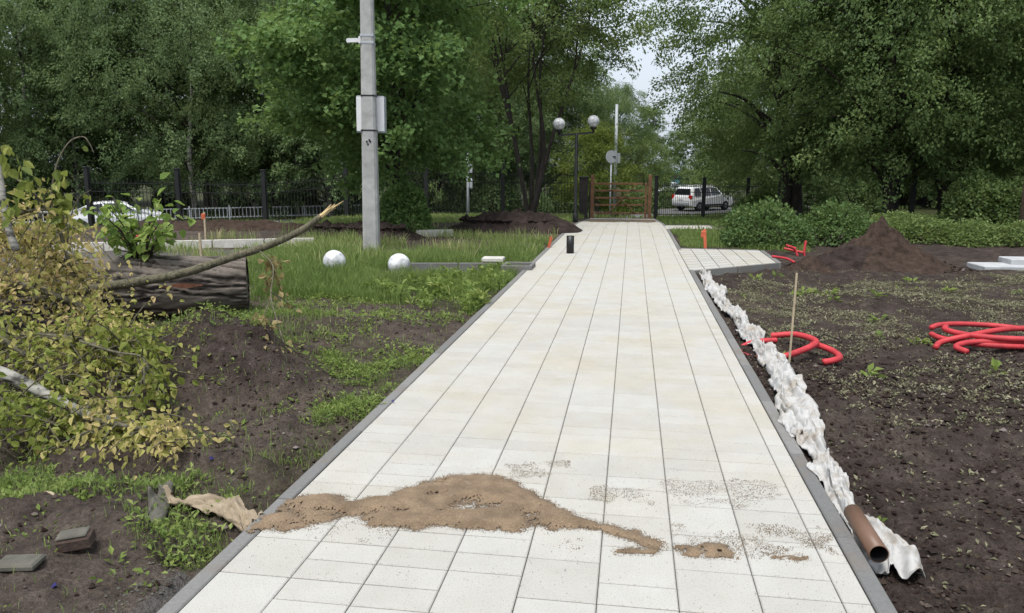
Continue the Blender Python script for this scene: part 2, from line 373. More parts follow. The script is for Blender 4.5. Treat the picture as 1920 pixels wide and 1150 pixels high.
# ground cover zones, in plan
Z_TALL = GP([(452, 474), (560, 458), (690, 474), (800, 466), (900, 474), (1000, 458), (1045, 450), (988, 512), (935, 545), (880, 582), (740, 566), (600, 548), (452, 552)])
Z_LUSH = GP([(690, 535), (790, 515), (950, 500), (935, 540), (880, 582), (770, 574)])
Z_MID = GP([(600, 660), (690, 632), (810, 650), (792, 688), (705, 780), (650, 830), (560, 850), (575, 790), (610, 720)])
Z_LOW = GP([(-250, 800), (60, 800), (120, 860), (260, 880), (430, 870), (540, 815), (640, 845), (560, 925), (480, 965), (330, 925), (200, 935), (-250, 945)])
Z_TUFT = GP([(215, 965), (300, 930), (440, 975), (430, 1010), (380, 1050), (300, 1035), (220, 1015)])
Z_LOGGRASS = GP([(370, 590), (470, 575), (560, 580), (640, 590), (600, 640), (450, 650), (380, 625)])
Z_RGRASS = np.array([(1.05, 16.1), (2.0, 15.9), (3.4, 15.6), (3.5, 19.5), (2.4, 20.6), (1.05, 20.3)])
def turf_density(x, y):
    j = (fbm(x * 1.7, y * 1.7, 3) - .5) * .8; k = (fbm(x * 1.7 + 40, y * 1.7, 3) - .5) * .8
    X, Y = x + j, y + k; d = np.zeros(np.shape(x))
    for P, v in ((Z_TALL, 1.0), (Z_LUSH, 1.0), (Z_MID, .75), (Z_LOW, .7), (Z_TUFT, .6), (Z_LOGGRASS, .6), (Z_RGRASS, 1.0)):
        sc = np.clip(y / 8, .25, 1)
        d = np.maximum(d, v * inpoly(x + j * sc, y + k * sc, P))
    far = (y > 19.5) & (x < -1.9) & (fbm(x * .5, y * .5, 3) > .36)
    d = np.maximum(d, far * .9)
    d = np.maximum(d, ((y > 22.5) & (x > 1.1)) * .8)
    d = np.maximum(d, (y > 34) * .9)
    return d

def build_ground():
    ys = [.6]; 
    while ys[-1] < 36: ys.append(ys[-1] * 1.0074 + .0008)
    while ys[-1] < 900: ys.append(ys[-1] + (ys[-1] - 30) * .11)
    ys = np.array([-40, -10, -3, -1] + ys)
    xs = list(np.arange(-6.0, 4.2, .042)); a = .05; l = -6.0; r = 4.2
    while r < 900: a *= 1.07; r += a; l -= a; xs.append(r); xs.insert(0, l)
    xs = np.array(xs)
    X, Y = np.meshgrid(xs, ys); Zz = ground_h(X, Y)
    V = np.stack([X.ravel(), Y.ravel(), Zz.ravel()], 1); nx, ny = len(xs), len(ys)
    i = (np.arange(ny - 1)[:, None] * nx + np.arange(nx - 1)[None]).ravel()
    Fc = np.stack([i, i + 1, i + nx + 1, i + nx], 1)
    d = turf_density(X.ravel(), Y.ravel()) * np.where(Y.ravel() < 8, .25, np.where(Y.ravel() < 12, .5, .85))
    x, y = X.ravel(), Y.ravel()
    dry = np.where(x < 0, .72 + .7 * (fbm(x * .9, y * .9, 3) - .45), .12 + 1.3 * (fbm(x * .8, y * .8, 3) - .5))
    for cx, cy, rx, ry, h in PATCH_SOIL_MOUND[:2]: dry = dry - .75 * np.exp(-(((x - cx) / rx) ** 2 + ((y - cy) / ry) ** 2))
    dry = np.clip(dry, 0, 1)
    gr = ((x < -6.4) & (y > 12.0) & (y < 14.6 + (x + 6.4) * -.0)).astype(float) * .8
    gr = np.maximum(gr, ((np.abs(x - (XL - .10)) < .09) & (y < 3.1)) * .8)
    o = link('ground', mesh_np('ground', V, Fc, {'turf': d, 'dry': dry, 'gravel': gr}), M['ground'])
    tag(o, kind='structure'); return o
build_ground()

# ------------------------------------------------------------------ paved path
def tile_mesh(wd, ln, th=.06, bev=.0045):
    m = MB(); m.box((0, 0, -th / 2), (wd, ln, th), bev=bev); me = m.mesh('tile'); me.materials.append(M['tile']); return me
def build_path():
    rs = random.Random(3)
    ys = np.concatenate([np.arange(0.2, 18.6, .4), np.arange(18.6, 30.8, .3)])
    V = []; Fc = []
    for k, y in enumerate(ys):
        z = float(drop(np.array(0.), np.array(y))) - .016
        V += [(XL - .02, y, z), (XR + .02, y, z)]
        if k: Fc.append((2 * k - 2, 2 * k - 1, 2 * k + 1, 2 * k))
    path = link('path', mesh_np('path', V, np.array(Fc)), M['bed']); tag(path, 'pale slab paved path running straight from the foreground to the gate', kind='structure')
    cells = []
    pitch = .3025
    for c in range(9):
        x0 = XL + pitch * c; x1 = min(x0 + pitch, XR)
        y = .5
        while y < 30.2:
            L = .3025 if rs.random() < .38 else .15125
            cells.append((y, (x0 + x1) / 2, y + L / 2, x1 - x0 - .0038, L - min(.014, .0055 + .0008 * y))); y += L
    cells.sort(key=lambda c: abs(c[0]) if c[0] > 2.2 else 1000 - c[0])
    cache = {}
    mb = MB(); n = 0
    for (k, cx, cy, wd, ln) in cells:
        z = float(drop(np.array(cx), np.array(cy))) + rs.uniform(-.0005, .0005)
        if n < 300 and cy > 2.2:
            key = (round(wd, 4), round(ln, 4))
            if key not in cache: cache[key] = tile_mesh(wd, ln)
            o = link('tile', cache[key], None, path, (cx, cy, z)); o.rotation_euler = (rs.uniform(-.0018, .0018), rs.uniform(-.0018, .0018), rs.uniform(-.003, .003)); n += 1
        else:
            sl = (float(drop(np.array(cx), np.array(cy + .1))) - float(drop(np.array(cx), np.array(cy - .1)))) / .2
            mb.box((cx, cy, z - .02), (wd, ln, .04), M=Matrix.Rotation(math.atan(sl), 3, 'X'), bev=.003)
    tag(mb.build('far_tiles', M['tile'], path), kind='stuff')
    # kerb stones, one metre each, along both edges; the right row is broken by the two side paths
    km = MB().box((0, 0, -.10), (.075, .994, .2), bev=.006).mesh('kerb_stone'); km.materials.append(M['kerb'])
    for side, xk in ((-1, XL - .041), (1, XR + .041)):
        y = 1.3
        while y < 30.5:
            c = y + .5
            if not (side > 0 and (SIDE[0][1] + .1 < c < SIDE[3][1] - .1 or SIDE2[0][1] < c < SIDE2[3][1])):
                sl = float(drop(np.array(0.), np.array(c + .4)) - drop(np.array(0.), np.array(c - .4))) / .8
                o = link('kerb_stone', km, None, path, (xk, c, float(drop(np.array(0.), np.array(c))) + .004 + rs.uniform(-.003, .003)))
                o.rotation_euler = (math.atan(sl), 0, rs.uniform(-.003, .003))
            y += 1.0
    # end slab across the head of the path, stained by sand
    z = float(drop(np.array(0.), np.array(30.3)))
    MB().box((-.34, 30.45, z - .03), (2.52, .35, .08), bev=.004).build('end_slab', M['pale_kerb'], path)
    return path
build_path()
def build_side(name, P, lab, nu, nv):
    base = MB(); z0 = [float(drop(np.array(p[0]), np.array(p[1]))) for p in P]
    base.add([(p[0], p[1], z - .018) for p, z in zip(P, z0)], [(0, 1, 2, 3)])
    o = base.build(name, M['bed']); tag(o, lab, kind='structure')
    A, B, C, Dd = [np.array((p[0], p[1], z)) for p, z in zip(P, z0)]
    def at(u, v): return (A * (1 - u) + B * u) * (1 - v) + (Dd * (1 - u) + C * u) * v
    g = .004
    for i in range(nu):
        for j in range(nv):
            u0, u1, v0, v1 = i / nu + g, (i + 1) / nu - g, j / nv + g, (j + 1) / nv - g
            q = [at(u0, v0), at(u1, v0), at(u1, v1), at(u0, v1)]; c = sum(q) / 4
            V = [tuple(p - c - (0, 0, .05)) for p in q] + [tuple(p - c) for p in q]
            m = MB(); m.add(V, [(3, 2, 1, 0), (4, 5, 6, 7), (0, 1, 5, 4), (1, 2, 6, 5), (2, 3, 7, 6), (3, 0, 4, 7)])
            t = m.build('tile', M['tile'], o); t.location = c
    for a, b in ((A, B), (B, C), (C, Dd)):
        d = (b - a); L = np.linalg.norm(d); d = d / L; nrm = np.array((d[1], -d[0], 0)); k = max(1, int(round(L)))
        for i in range(k):
            p = a + d * (L * (i + .02) / k) + nrm * .042; q = a + d * (L * (i + .98) / k) + nrm * .042
            MB().bar(tuple(p + (0, 0, -.10)), tuple(q + (0, 0, -.10)), .075, .21, bev=.005).build('kerb_stone', M['kerb'], o)
    return o
build_side('side_path', SIDE, 'short paved side path branching right towards the round shrubs', 6, 9)
build_side('side_path', SIDE2, 'narrow paved spur on the right near the gate', 4, 5)

# ------------------------------------------------------------------ road beyond the fence
def build_road():
    A = np.array((-60., 11.)); B = np.array((60., 92.)); d = (B - A) / np.linalg.norm(B - A); n = np.array((-d[1], d[0]))
    V = []; Fc = []
    for k, s in enumerate(np.linspace(0, np.linalg.norm(B - A), 30)):
        for w_ in (-4.2, 4.2): p = A + d * s + n * w_; V.append((p[0], p[1], -1.45))
        if k: Fc.append((2 * k - 2, 2 * k - 1, 2 * k + 1, 2 * k))
    tag(link('road', mesh_np('road', V, np.array(Fc)), M['asphalt']), 'grey asphalt road beyond the fence', kind='structure')
    return A, d, n
RA, RD, RN = build_road()
# ------------------------------------------------------------------ foliage builders
def nrm(a): return a / (np.linalg.norm(a, axis=-1, keepdims=True) + 1e-9)
def leaves(pos, dirv, up, size, v, wide=.55, fold=.18, near=False):
    d = nrm(dirv); n = nrm(up - d * np.sum(up * d, 1, keepdims=True)); s = np.cross(d, n); L = size[:, None]
    k = len(pos)
    if near:
        P = [pos, pos + d * L * .28 + s * L * wide * .48 + n * L * fold, pos + d * L * .62 + s * L * wide * .40 + n * L * fold * .8, pos + d * L - n * L * .08,
             pos + d * L * .62 - s * L * wide * .40 + n * L * fold * .8, pos + d * L * .28 - s * L * wide * .48 + n * L * fold]
        V = np.stack(P, 1).reshape(-1, 3); b = np.arange(k)[:, None] * 6
        Fc = np.concatenate([b + np.array([[0, 1, 2, 3]]), b + np.array([[0, 3, 4, 5]])]); m = 6
    else:
        P = [pos, pos + d * L * .45 + s * L * wide * .5 + n * L * fold, pos + d * L, pos + d * L * .45 - s * L * wide * .5 + n * L * fold]
        V = np.stack(P, 1).reshape(-1, 3); b = np.arange(k)[:, None] * 4
        Fc = np.concatenate([b + np.array([[0, 1, 2]]), b + np.array([[0, 2, 3]])]); m = 4
    return V, Fc, np.repeat(v, m)
def leaf_mesh(name, mat, *a, **k):
    V, Fc, v = leaves(*a, **k); me = mesh_np(name, V, Fc, {'v': v}, smooth=False); me.materials.append(mat); return me

def make_tree(name, seed, H, cb, R, boughs, sprays, lps, leaf, mat, bk, trunk_r=.18, droop=.35, stems=1, lean=(0, 0), spread=.55, cz=None, weep=False, profile=None, inner=.45, stem_fan=0.0, wide=.6, bare=1.0):
    rs = np.random.RandomState(seed)
    ch = H - cb
    # bough centres inside a lobed envelope
    nb = boughs; th = rs.rand(nb) * 2 * math.pi; t = rs.rand(nb) ** .9
    prof = (lambda t: np.sqrt(np.clip(1 - (2 * t ** .85 - 1) ** 2, .06, 1))) if profile is None else profile
    lob = .72 + .5 * fbm(th * 1.3 + seed, t * 3 + seed, 2)
    r = R * prof(t) * lob * (inner + (1 - inner) * rs.rand(nb) ** .6)
    B = np.stack([np.cos(th) * r + lean[0] * t, np.sin(th) * r + lean[1] * t, cb + t * ch], 1)
    bv = rs.rand(nb)
    # sprays around the boughs
    idx = rs.randint(0, nb, sprays); S = B[idx] + rs.normal(0, 1, (sprays, 3)) * np.array((spread, spread, spread * .6)) * (R / 4.0 + .25)
    out = nrm(S * np.array((1, 1, 0)) + rs.normal(0, .4, (sprays, 3)))
    if weep: sd_ = nrm(out * .75 + np.array((0, 0, -.85)) + rs.normal(0, .25, (sprays, 3))); ln = rs.uniform(.5, 1.35, sprays)
    else: sd_ = nrm(out + np.array((0, 0, -droop)) + rs.normal(0, .35, (sprays, 3))); ln = rs.uniform(.45, 1.1, sprays)
    sv = bv[idx] * .7 + rs.rand(sprays) * .3
    k = np.repeat(np.arange(sprays), lps); n = len(k)
    u = rs.rand(n); wdt = (.16 if weep else .20)
    pos = S[k] + sd_[k] * (u * ln[k])[:, None] + rs.normal(0, wdt, (n, 3)) * (1.15 - .6 * u)[:, None] * np.array((1, 1, .7))
    pos[:, 2] = np.maximum(pos[:, 2], .12)
    dirv = nrm(sd_[k] + rs.normal(0, .8, (n, 3)) + np.array((0, 0, -.35)))
    upv = nrm(np.array((0, 0, 1.0)) + rs.normal(0, .55, (n, 3)) + out[k] * .35)
    size = leaf * rs.uniform(.65, 1.3, n); v = np.clip(.15 + .5 * sv[k] + .35 * (rs.rand(n) - .3), 0, 1)
    crown = leaf_mesh('crown', M[mat], pos, dirv, upv, size, v, wide=wide)
    tr = MB(); lb = MB() if bk == 'birchbark' else tr
    tops = []
    for s in range(stems):
        a = 2 * math.pi * s / max(1, stems) + rs.rand(); fan = stem_fan * (0.5 + rs.rand())
        base = np.array((math.cos(a), math.sin(a), 0)) * (trunk_r * .9 if stems > 1 else 0)
        hh = cb + ch * rs.uniform(.55, .8); top = base + np.array((math.cos(a) * fan + lean[0] * .6, math.sin(a) * fan + lean[1] * .6, hh))
        mid1 = base * .7 + top * .3 + rs.normal(0, .12, 3) * (1, 1, 0); mid2 = base * .35 + top * .65 + rs.normal(0, .16, 3) * (1, 1, 0)
        P = catmull([base + (0, 0, -.25), base + (0, 0, .12), mid1, mid2, top], 6); q = np.linspace(0, 1, len(P))
        rad = trunk_r * (1 - .82 * q) * (1 + .45 * np.exp(-q * 22)); tr.tube(P, rad, 9, jit=.12, seed=s); tops.append(P)
    pick = np.argsort(rs.rand(nb))[:int(min(nb, 46) * bare)]
    for i in pick:
        b = B[i]; P0 = tops[rs.randint(len(tops))]; want = max(cb * .65, b[2] - .55 * np.linalg.norm(b[:2]) - .3)
        j = int(np.argmin(np.abs(P0[:, 2] - want))); p = P0[j]
        m = (p + b) / 2 + np.array((0, 0, .15 * np.linalg.norm(b - p) * (1 if not weep else 1.4))) + rs.normal(0, .12, 3)
        C = catmull([p, m, b], 5); r0 = trunk_r * (.32 if stems == 1 else .42) * (1 - .55 * j / len(P0))
        lb.tube(C, np.linspace(r0, .012, len(C)), 5, cap=False)
    me = tr.mesh('trunk', smooth=True); me.materials.append(M[bk])
    if lb is not tr and lb.n: lme = lb.mesh('limbs', smooth=True); lme.materials.append(M['darkbark'])
    root = empty(name); link('trunk', me, None, root); link('crown', crown, None, root)
    if lb is not tr and lb.n: tag(link('limbs', lme, None, root), kind='stuff')
    return root
def place(root, x, y, label, cat, group=None, rz=0.0, s=1.0, new=False, z=None, sz=None):
    r = copy_tree(root) if new else root
    r.location = (x, y, (gh(x, y) if z is None else z) - .03); r.rotation_euler = (0, 0, rz); r.scale = (s, s, sz or s)
    tag(r, label, cat, group); return r
def at_depth(px, depth, y_=400):
    p = D(px, y_, depth); return p.x, p.y

TG = 'trees around the park edge'
maple = make_tree('maple_tree', 21, 9.0, 1.75, 2.55, 85, 800, 62, .13, 'maple', 'darkbark', .15, droop=.25, wide=.9, spread=.5)
x, y = at_depth(733, 19.6); place(maple, x, y, 'bright green leafy tree with dark trunk right behind the concrete pole', 'tree', TG)
multi = make_tree('multi_stem_tree', 36, 10.2, 4.5, 3.2, 80, 780, 60, .12, 'ash', 'darkbark', .105, stems=7, stem_fan=1.7, droop=.3, spread=.55, wide=.55)
x, y = at_depth(995, 26.5); place(multi, x, y, 'many stemmed tree spreading from one base left of the globe lamp post', 'tree', TG)
birchA = make_tree('birch_tree', 41, 13.5, 1.9, 4.9, 85, 1220, 60, .115, 'birch', 'birchbark', .2, weep=True, spread=.50, bare=.35)
x, y = at_depth(368, 47); place(birchA, x, y, 'large weeping birch behind the left fence above the white sedan', 'tree', TG, s=1.3, z=-1.5)
birchB = make_tree('birch_tree', 47, 14.0, 2.0, 4.0, 75, 1150, 58, .12, 'birch', 'birchbark', .19, weep=True, spread=.50, bare=.3)
x, y = at_depth(75, 46); place(birchB, x, y, 'weeping birch at the far left edge behind the fallen branches', 'tree', TG, rz=1.0, s=1.3, z=-1.5)
popA = make_tree('poplar_tree', 52, 13.5, 2.4, 4.6, 120, 1100, 66, .12, 'poplar', 'darkbark', .36, droop=.7, spread=.6, stems=2, stem_fan=.5)
x, y = at_depth(1478, 29.0); place(popA, x, y, 'big dark tree with forked trunk right of the gate', 'tree', TG)
popB = make_tree('poplar_tree', 58, 12.0, 2.05, 4.1, 115, 1000, 66, .115, 'poplar', 'darkbark', .25, droop=.8, spread=.6, lean=(-.8, 0))
x, y = at_depth(1668, 24.5); place(popB, x, y, 'leaning tree rising behind the brown soil mound', 'tree', TG)
popC = make_tree('poplar_tree', 63, 12.0, 1.7, 4.0, 115, 980, 66, .115, 'poplar', 'darkbark', .30, droop=.8, spread=.6)
x, y = at_depth(1775, 25.0); place(popC, x, y, 'thick dark trunked tree between the soil mound and the right edge', 'tree', TG, rz=.6)
x, y = at_depth(1985, 23.5); place(popB, x, y, 'tree overhanging from the right edge beside the brown pole', 'tree', TG, rz=2.2, new=True, s=1.05)
small = make_tree('young_tree', 71, 5.2, .9, 2.1, 40, 300, 55, .12, 'ash', 'greybark', .08, droop=.5)
x, y = at_depth(1345, 62); place(small, x, y, 'small light green tree behind the white estate car', 'tree', TG, s=1.6)
willow = make_tree('young_tree', 77, 5.0, .3, 1.7, 40, 320, 50, .12, 'willow', 'greybark', .07, droop=.1)
x, y = at_depth(1118, 40); place(willow, x, y, 'yellow green bushy tree behind the globe lamp', 'tree', TG, s=1.0)
# far trees: the avenue beyond the road and the wood behind the left fence
conif = make_tree('far_tree', 81, 12.5, 1.2, 3.3, 70, 560, 46, .19, 'birch', 'birchbark', .2, droop=.6, profile=lambda t: np.clip(1.02 - t, .05, 1) ** .75, spread=.6)
FG = 'trees far behind the fence'
far_specs = [(1215, 78, conif, .72, 'tallest pointed far tree in the sky gap right of the road sign'), (1158, 66, birchB, .70, 'far birch behind the gate and the round road sign'),
    (1262, 92, conif, .58, 'small pointed far tree at the right of the sky gap'), (1195, 62, small, 1.0, 'low bushy tree behind the right gate post'), (1100, 62, birchA, .74, 'far birch between the lamp globes'),
    (1362, 75, popC, .85, 'far tree above the white estate car')]
for px, dp, src, s, lab in far_specs:
    x, y = at_depth(px, dp); place(src, x, y, lab, 'tree', FG, rz=px * .7, s=s, new=(src is not conif or px != 1215), z=-1.5)
wood = [(-60, 46, popC, 1.0), (150, 47, conif, 1.1), (235, 50, birchB, 1.1), (300, 52, popC, 1.15), (455, 50, birchB, 1.15), (520, 50, popC, 1.1), (560, 48, birchA, 1.0), (620, 47, conif, 1.15), (690, 55, popA, 1.1), (770, 50, birchB, 1.05), (830, 50, popC, 1.05), (880, 52, birchA, 1.0),
        (950, 56, popA, 1.0), (1010, 54, birchB, 1.0), (1060, 58, popC, .85), (20, 60, popA, 1.2), (210, 64, popA, 1.2), (400, 62, popA, 1.25), (480, 70, popC, 1.4), (760, 66, popA, 1.25), (900, 70, popA, 1.2),
        (1440, 48, popC, 1.0), (1540, 44, popA, .95), (1610, 50, popC, 1.1), (1700, 46, popA, 1.0), (1800, 42, popC, 1.0), (1880, 48, popA, 1.1), (1960, 40, popC, 1.0)]
wood_lab = ['back row tree at the far left edge', 'pointed tree behind the two left birches', 'birch between the two big left birches', 'back row tree above the white sedan', 'birch just right of the large weeping birch', 'back row tree left of the bright green tree', 'birch filling the gap left of the bright green tree', 'pointed tree hidden behind the bright green tree',
    'tall back row tree directly behind the concrete pole', 'birch right of the concrete pole', 'back row tree left of the grey post with boxes', 'birch above the grey post with boxes', 'tall back row tree left of the many stemmed tree', 'birch behind the many stemmed tree', 'back row tree behind the left lamp globe', 'tallest back tree at the far left', 'tallest back tree behind the left birches', 'tallest back tree above the sawn log', 'tallest back tree left of the pole cabinet', 'tallest back tree right of the pole cabinet', 'tallest back tree above the long soil heap',
    'shaded tree behind the white estate car bonnet', 'shaded tree behind the forked trunk', 'shaded tree left of the soil mound', 'shaded tree right above the soil mound', 'shaded tree behind the thick dark trunk', 'shaded tree behind the low hedge', 'shaded tree beyond the brown pole']
for i, (px, dp, src, s) in enumerate(wood):
    x, y = at_depth(px, dp)
    place(src, x, y, wood_lab[i] + (' in the wood behind the fence' if px < 1100 else ' on the right'), 'tree', 'trees of the dark wood behind the left fence' if px < 1100 else 'trees in the shade behind the right hand trees', rz=i * 1.3, s=s, new=True, z=-1.5)
# shrubs
def shrub(seed, rx, ry, h, n, leaf=.075, mat='shrub'):
    rs = np.random.RandomState(seed); k = n
    th = rs.rand(k) * 6.283; ph = np.arccos(1 - rs.rand(k)); rr = (.68 + .36 * fbm(th * 2.2 + seed, ph * 2.5, 3)) * (.75 + .27 * rs.rand(k) ** .5)
    pos = np.stack([rx * rr * np.sin(ph) * np.cos(th), ry * rr * np.sin(ph) * np.sin(th), .04 + h * rr * np.cos(ph)], 1)
    outv = nrm(pos * np.array((1 / rx, 1 / ry, 1 / h)))
    pos = pos + rs.normal(0, .035, (k, 3)); pos[:, 2] = np.maximum(pos[:, 2], .02)
    cl = fbm(pos[:, 0] * 6 + seed, pos[:, 2] * 6 + pos[:, 1] * 3, 2)
    me = leaf_mesh('crown', M[mat], pos, nrm(outv * .7 + rs.normal(0, .6, (k, 3))), nrm(outv * .7 + (0, 0, .8) + rs.normal(0, .45, (k, 3))), leaf * rs.uniform(.7, 1.35, k), np.clip(.1 + .8 * cl + .35 * (rs.rand(k) - .5), 0, 1), wide=.65)
    root = empty('shrub'); link('crown', me, None, root)
    m = MB()
    for q in range(9):
        a = rs.rand() * 6.28; e = np.array((math.cos(a) * rx * .6, math.sin(a) * ry * .6, h * .75)); m.tube(catmull([(0, 0, -.1), e * (.35, .35, .6), e], 4), np.linspace(.018, .005, 9), 5)
    link('stem', m.mesh('stem', True), M['darkbark'], root); return root
SG = 'shrubs right of the path'
s1 = shrub(5, 1.05, .9, 1.02, 5200); x, y = at_depth(1437, 16.0); place(s1, x, y, 'rounded green shrub at the end of the short side path', 'shrub', SG)
s2 = shrub(8, .95, .85, .98, 4800); x, y = at_depth(1570, 16.4); place(s2, x, y, 'rounded green shrub between the side path and the soil mound', 'shrub', SG)
s3 = shrub(12, 1.2, .75, .72, 4600, .07, 'ash')
for i, (px, dp, s, lab) in enumerate([(1730, 16.9, .95, 'low leafy shrub just right of the soil mound'), (1830, 16.4, .9, 'low leafy shrub behind the stacked grey slabs'), (1925, 16.0, .85, 'low leafy shrub at the right edge behind the slabs'), (1690, 18.2, 1.0, 'low leafy shrub behind the soil mound peak')]):
    x, y = at_depth(px, dp); place(s3, x, y, lab, 'shrub', SG, rz=i * 1.1, s=s, new=i > 0, sz=s * .82)
s4 = shrub(17, 1.2, 1.1, 1.7, 5200, .10, 'poplar')
for i, (px, dp, s, lab) in enumerate([(1835, 21.5, 1.0, 'tall dark shrub behind the low hedge near the right edge'), (1905, 21.0, .85, 'dark shrub at the foot of the brown pole'), (1408, 32, .7, 'dark shrub hiding the front of the white estate car'), (1440, 31, .95, 'dark shrub at the foot of the forked tree')]):
    x, y = at_depth(px, dp); place(s4, x, y, lab, 'shrub', SG, rz=i * 1.7, s=s, new=i > 0)
s5 = shrub(23, .75, .7, 1.45, 3600, .10, 'maple'); x, y = at_depth(757, 18.6); place(s5, x, y, 'leafy suckers round the trunk behind the concrete pole', 'shrub')
UG = ['undergrowth shrub behind the guard rail at the far left edge', 'undergrowth shrub behind the roof of the white sedan', 'undergrowth shrub behind the suckers on the log', 'undergrowth shrub behind the fence right of the large birch trunk', 'undergrowth shrub behind the fence above the torn branch tip', 'undergrowth shrub behind the fence just left of the concrete pole', 'undergrowth shrub behind the fence just right of the concrete pole',
    'undergrowth shrub left of the grey post with boxes', 'undergrowth shrub right of the grey post with boxes', 'undergrowth shrub behind the many stemmed tree', 'undergrowth shrub behind the lamp post shaft', 'deepest undergrowth shrub in the wood above the branch tip', 'deep undergrowth shrub behind the left end of the sedan', 'undergrowth shrub behind the left flank of the soil mound', 'undergrowth shrub right of the forked dark trunk', 'undergrowth shrub behind the tall dark shrub on the right', 'undergrowth shrub seen over the right half of the gate', 'undergrowth shrub seen through the gate behind the sign', 'undergrowth shrub between gate post and white estate car']
s6 = shrub(27, 1.5, 1.0, 1.6, 4200, .12, 'birch')
for i, (px, dp) in enumerate([(40, 50), (200, 52), (330, 54), (440, 50), (560, 50), (660, 50), (740, 52), (840, 50), (930, 50), (1010, 50), (1060, 52), (540, 56), (90, 54), (1600, 38), (1500, 36), (1850, 34), (1200, 52), (1150, 56), (1260, 60)]):
    x, y = at_depth(px, dp); g = 'undergrowth behind the black fence' if px < 1100 else 'undergrowth beyond the gate and right trees'
    place(s6, x, y, UG[i], 'shrub', g, rz=i * .9, s=1.0 + .25 * (i % 3), new=i > 0, z=min(gh(x, y), -.6))

# ------------------------------------------------------------------ grass, weeds, clods
def blades(n_try, box, dens, hmin, hmax, wd, seed, vlo=0.0, vhi=1.0, lean=.35, hfun=None):
    rs = np.random.RandomState(seed); x = rs.uniform(box[0], box[1], n_try); y = rs.uniform(box[2], box[3], n_try)
    dd = dens(x, y); k = rs.rand(n_try) < dd; x, y = x[k], y[k]; n = len(x)
    ok = ~((x > XL - .1) & (x < XR + .1) & (y < 31)) & ~inpoly(x, y, SIDE) & ~inpoly(x, y, SIDE2); x, y = x[ok], y[ok]; n = len(x)
    z = ground_h(x, y) - .01; h = rs.uniform(hmin, hmax, n) * (.55 + .9 * fbm(x * 1.3, y * 1.3, 3))
    if hfun is not None: h = h * hfun(x, y)
    a = rs.rand(n) * 6.283; dx, dy = np.cos(a), np.sin(a); l = h * lean * rs.rand(n) * 1.6; wv = wd * rs.uniform(.6, 1.4, n)
    la = rs.rand(n) * 6.283; lx, ly = np.cos(la) * l, np.sin(la) * l
    b = np.stack([x, y, z], 1); s = np.stack([dx * wv, dy * wv, 0 * x], 1)
    m = b + np.stack([lx * .35, ly * .35, h * .55], 1); t = b + np.stack([lx, ly, h * (1 - .25 * rs.rand(n))], 1)
    V = np.stack([b - s, b + s, m + s * .8, m - s * .8, t], 1).reshape(-1, 3); i = np.arange(n)[:, None] * 5
    v = np.repeat(np.clip(vlo + (vhi - vlo) * (.25 + .6 * fbm(x * 1.1 + 3, y * 1.1, 3) + .5 * (rs.rand(n) - .5)), 0, 1), 5)
    return V, [i + np.array([[0, 1, 2, 3]]), i + np.array([[3, 2, 4]])], v
def grass_obj(name, lab, mat, *a, **k):
    V, Fc, v = blades(*a, **k); tag(link(name, mesh_np(name, V, Fc, {'v': v}, smooth=False), mat), lab, 'grass', kind='stuff')
def zone(P, amt, jit=.5, base=0.0, lo=.32):
    def f(x, y):
        j = (fbm(x * 1.7, y * 1.7, 3) - .5) * jit; k = (fbm(x * 1.7 + 40, y * 1.7, 3) - .5) * jit
        return amt * inpoly(x + j, y + k, P) * sstep(lo, lo + .2, fbm(x * 2.3 + 7, y * 2.3, 3)) + base
    return f
grass_obj('tall_grass', 'tall green grass round the white globes left of the path', M['grass'], 90000, (-6.5, -1.7, 7.6, 16.5), zone(Z_TALL, 1.0, .9), .08, .25, .0045, 3, -.05, .75)
grass_obj('tall_grass', 'straw tipped grass at the foot of the concrete pole', M['grass'], 26000, (-9.5, -1.7, 12.5, 18.0), lambda x, y: .8 * sstep(.38, .62, fbm(x * .9, y * .9, 3)), .10, .34, .006, 5, .1, 1.1)
grass_obj('short_grass', 'short grass on the low ground left of the path', M['grass'], 120000, (-6.5, -1.7, 2.1, 6.2), lambda x, y: np.maximum.reduce([zone(Z_MID, .42, .35, lo=.42)(x, y), zone(Z_LOW, .62, .3, lo=.33)(x, y), zone(Z_TUFT, .55, .2)(x, y), .03 + 0 * x]), .03, .10, .0022, 7)
grass_obj('short_grass', 'short grass by the sawn log', M['grass'], 26000, (-6.2, -1.7, 5.5, 9.0), lambda x, y: np.maximum(zone(Z_LOGGRASS, .8, .5)(x, y), .05), .05, .14, .0035, 9)
grass_obj('lawn_grass', 'grass strip along the left fence', M['grass'], 56000, (-24, -1.9, 19.0, 33.5), lambda x, y: .95 * ((y < fence_y(x) + 1.5) & (y > 20.0 - .0 * x)) * sstep(.3, .45, fbm(x * .5, y * .5, 3)), .10, .28, .012, 11, .2, 1.0)
grass_obj('lawn_grass', 'bright grass between the two paved spurs', M['grass'], 15000, (1.0, 3.6, 15.4, 20.8), zone(Z_RGRASS, 1.0, .3), .05, .15, .006, 13, .1, .85)
grass_obj('lawn_grass', 'grass on the right before the fence', M['grass'], 20000, (1.0, 14, 20.5, 40), lambda x, y: .9 * (y < fence_y(x) + 2), .06, .16, .011, 15, -.2, .6)
grass_obj('verge_grass', 'grass verge between fence and road', M['grass'], 40000, (-30, 16, 22, 52), lambda x, y: .9 * ((y > fence_y(x)) & (np.abs((x - RA[0]) * RN[0] + (y - RA[1]) * RN[1]) > 4.3)), .10, .28, .02, 17, .2, .95)
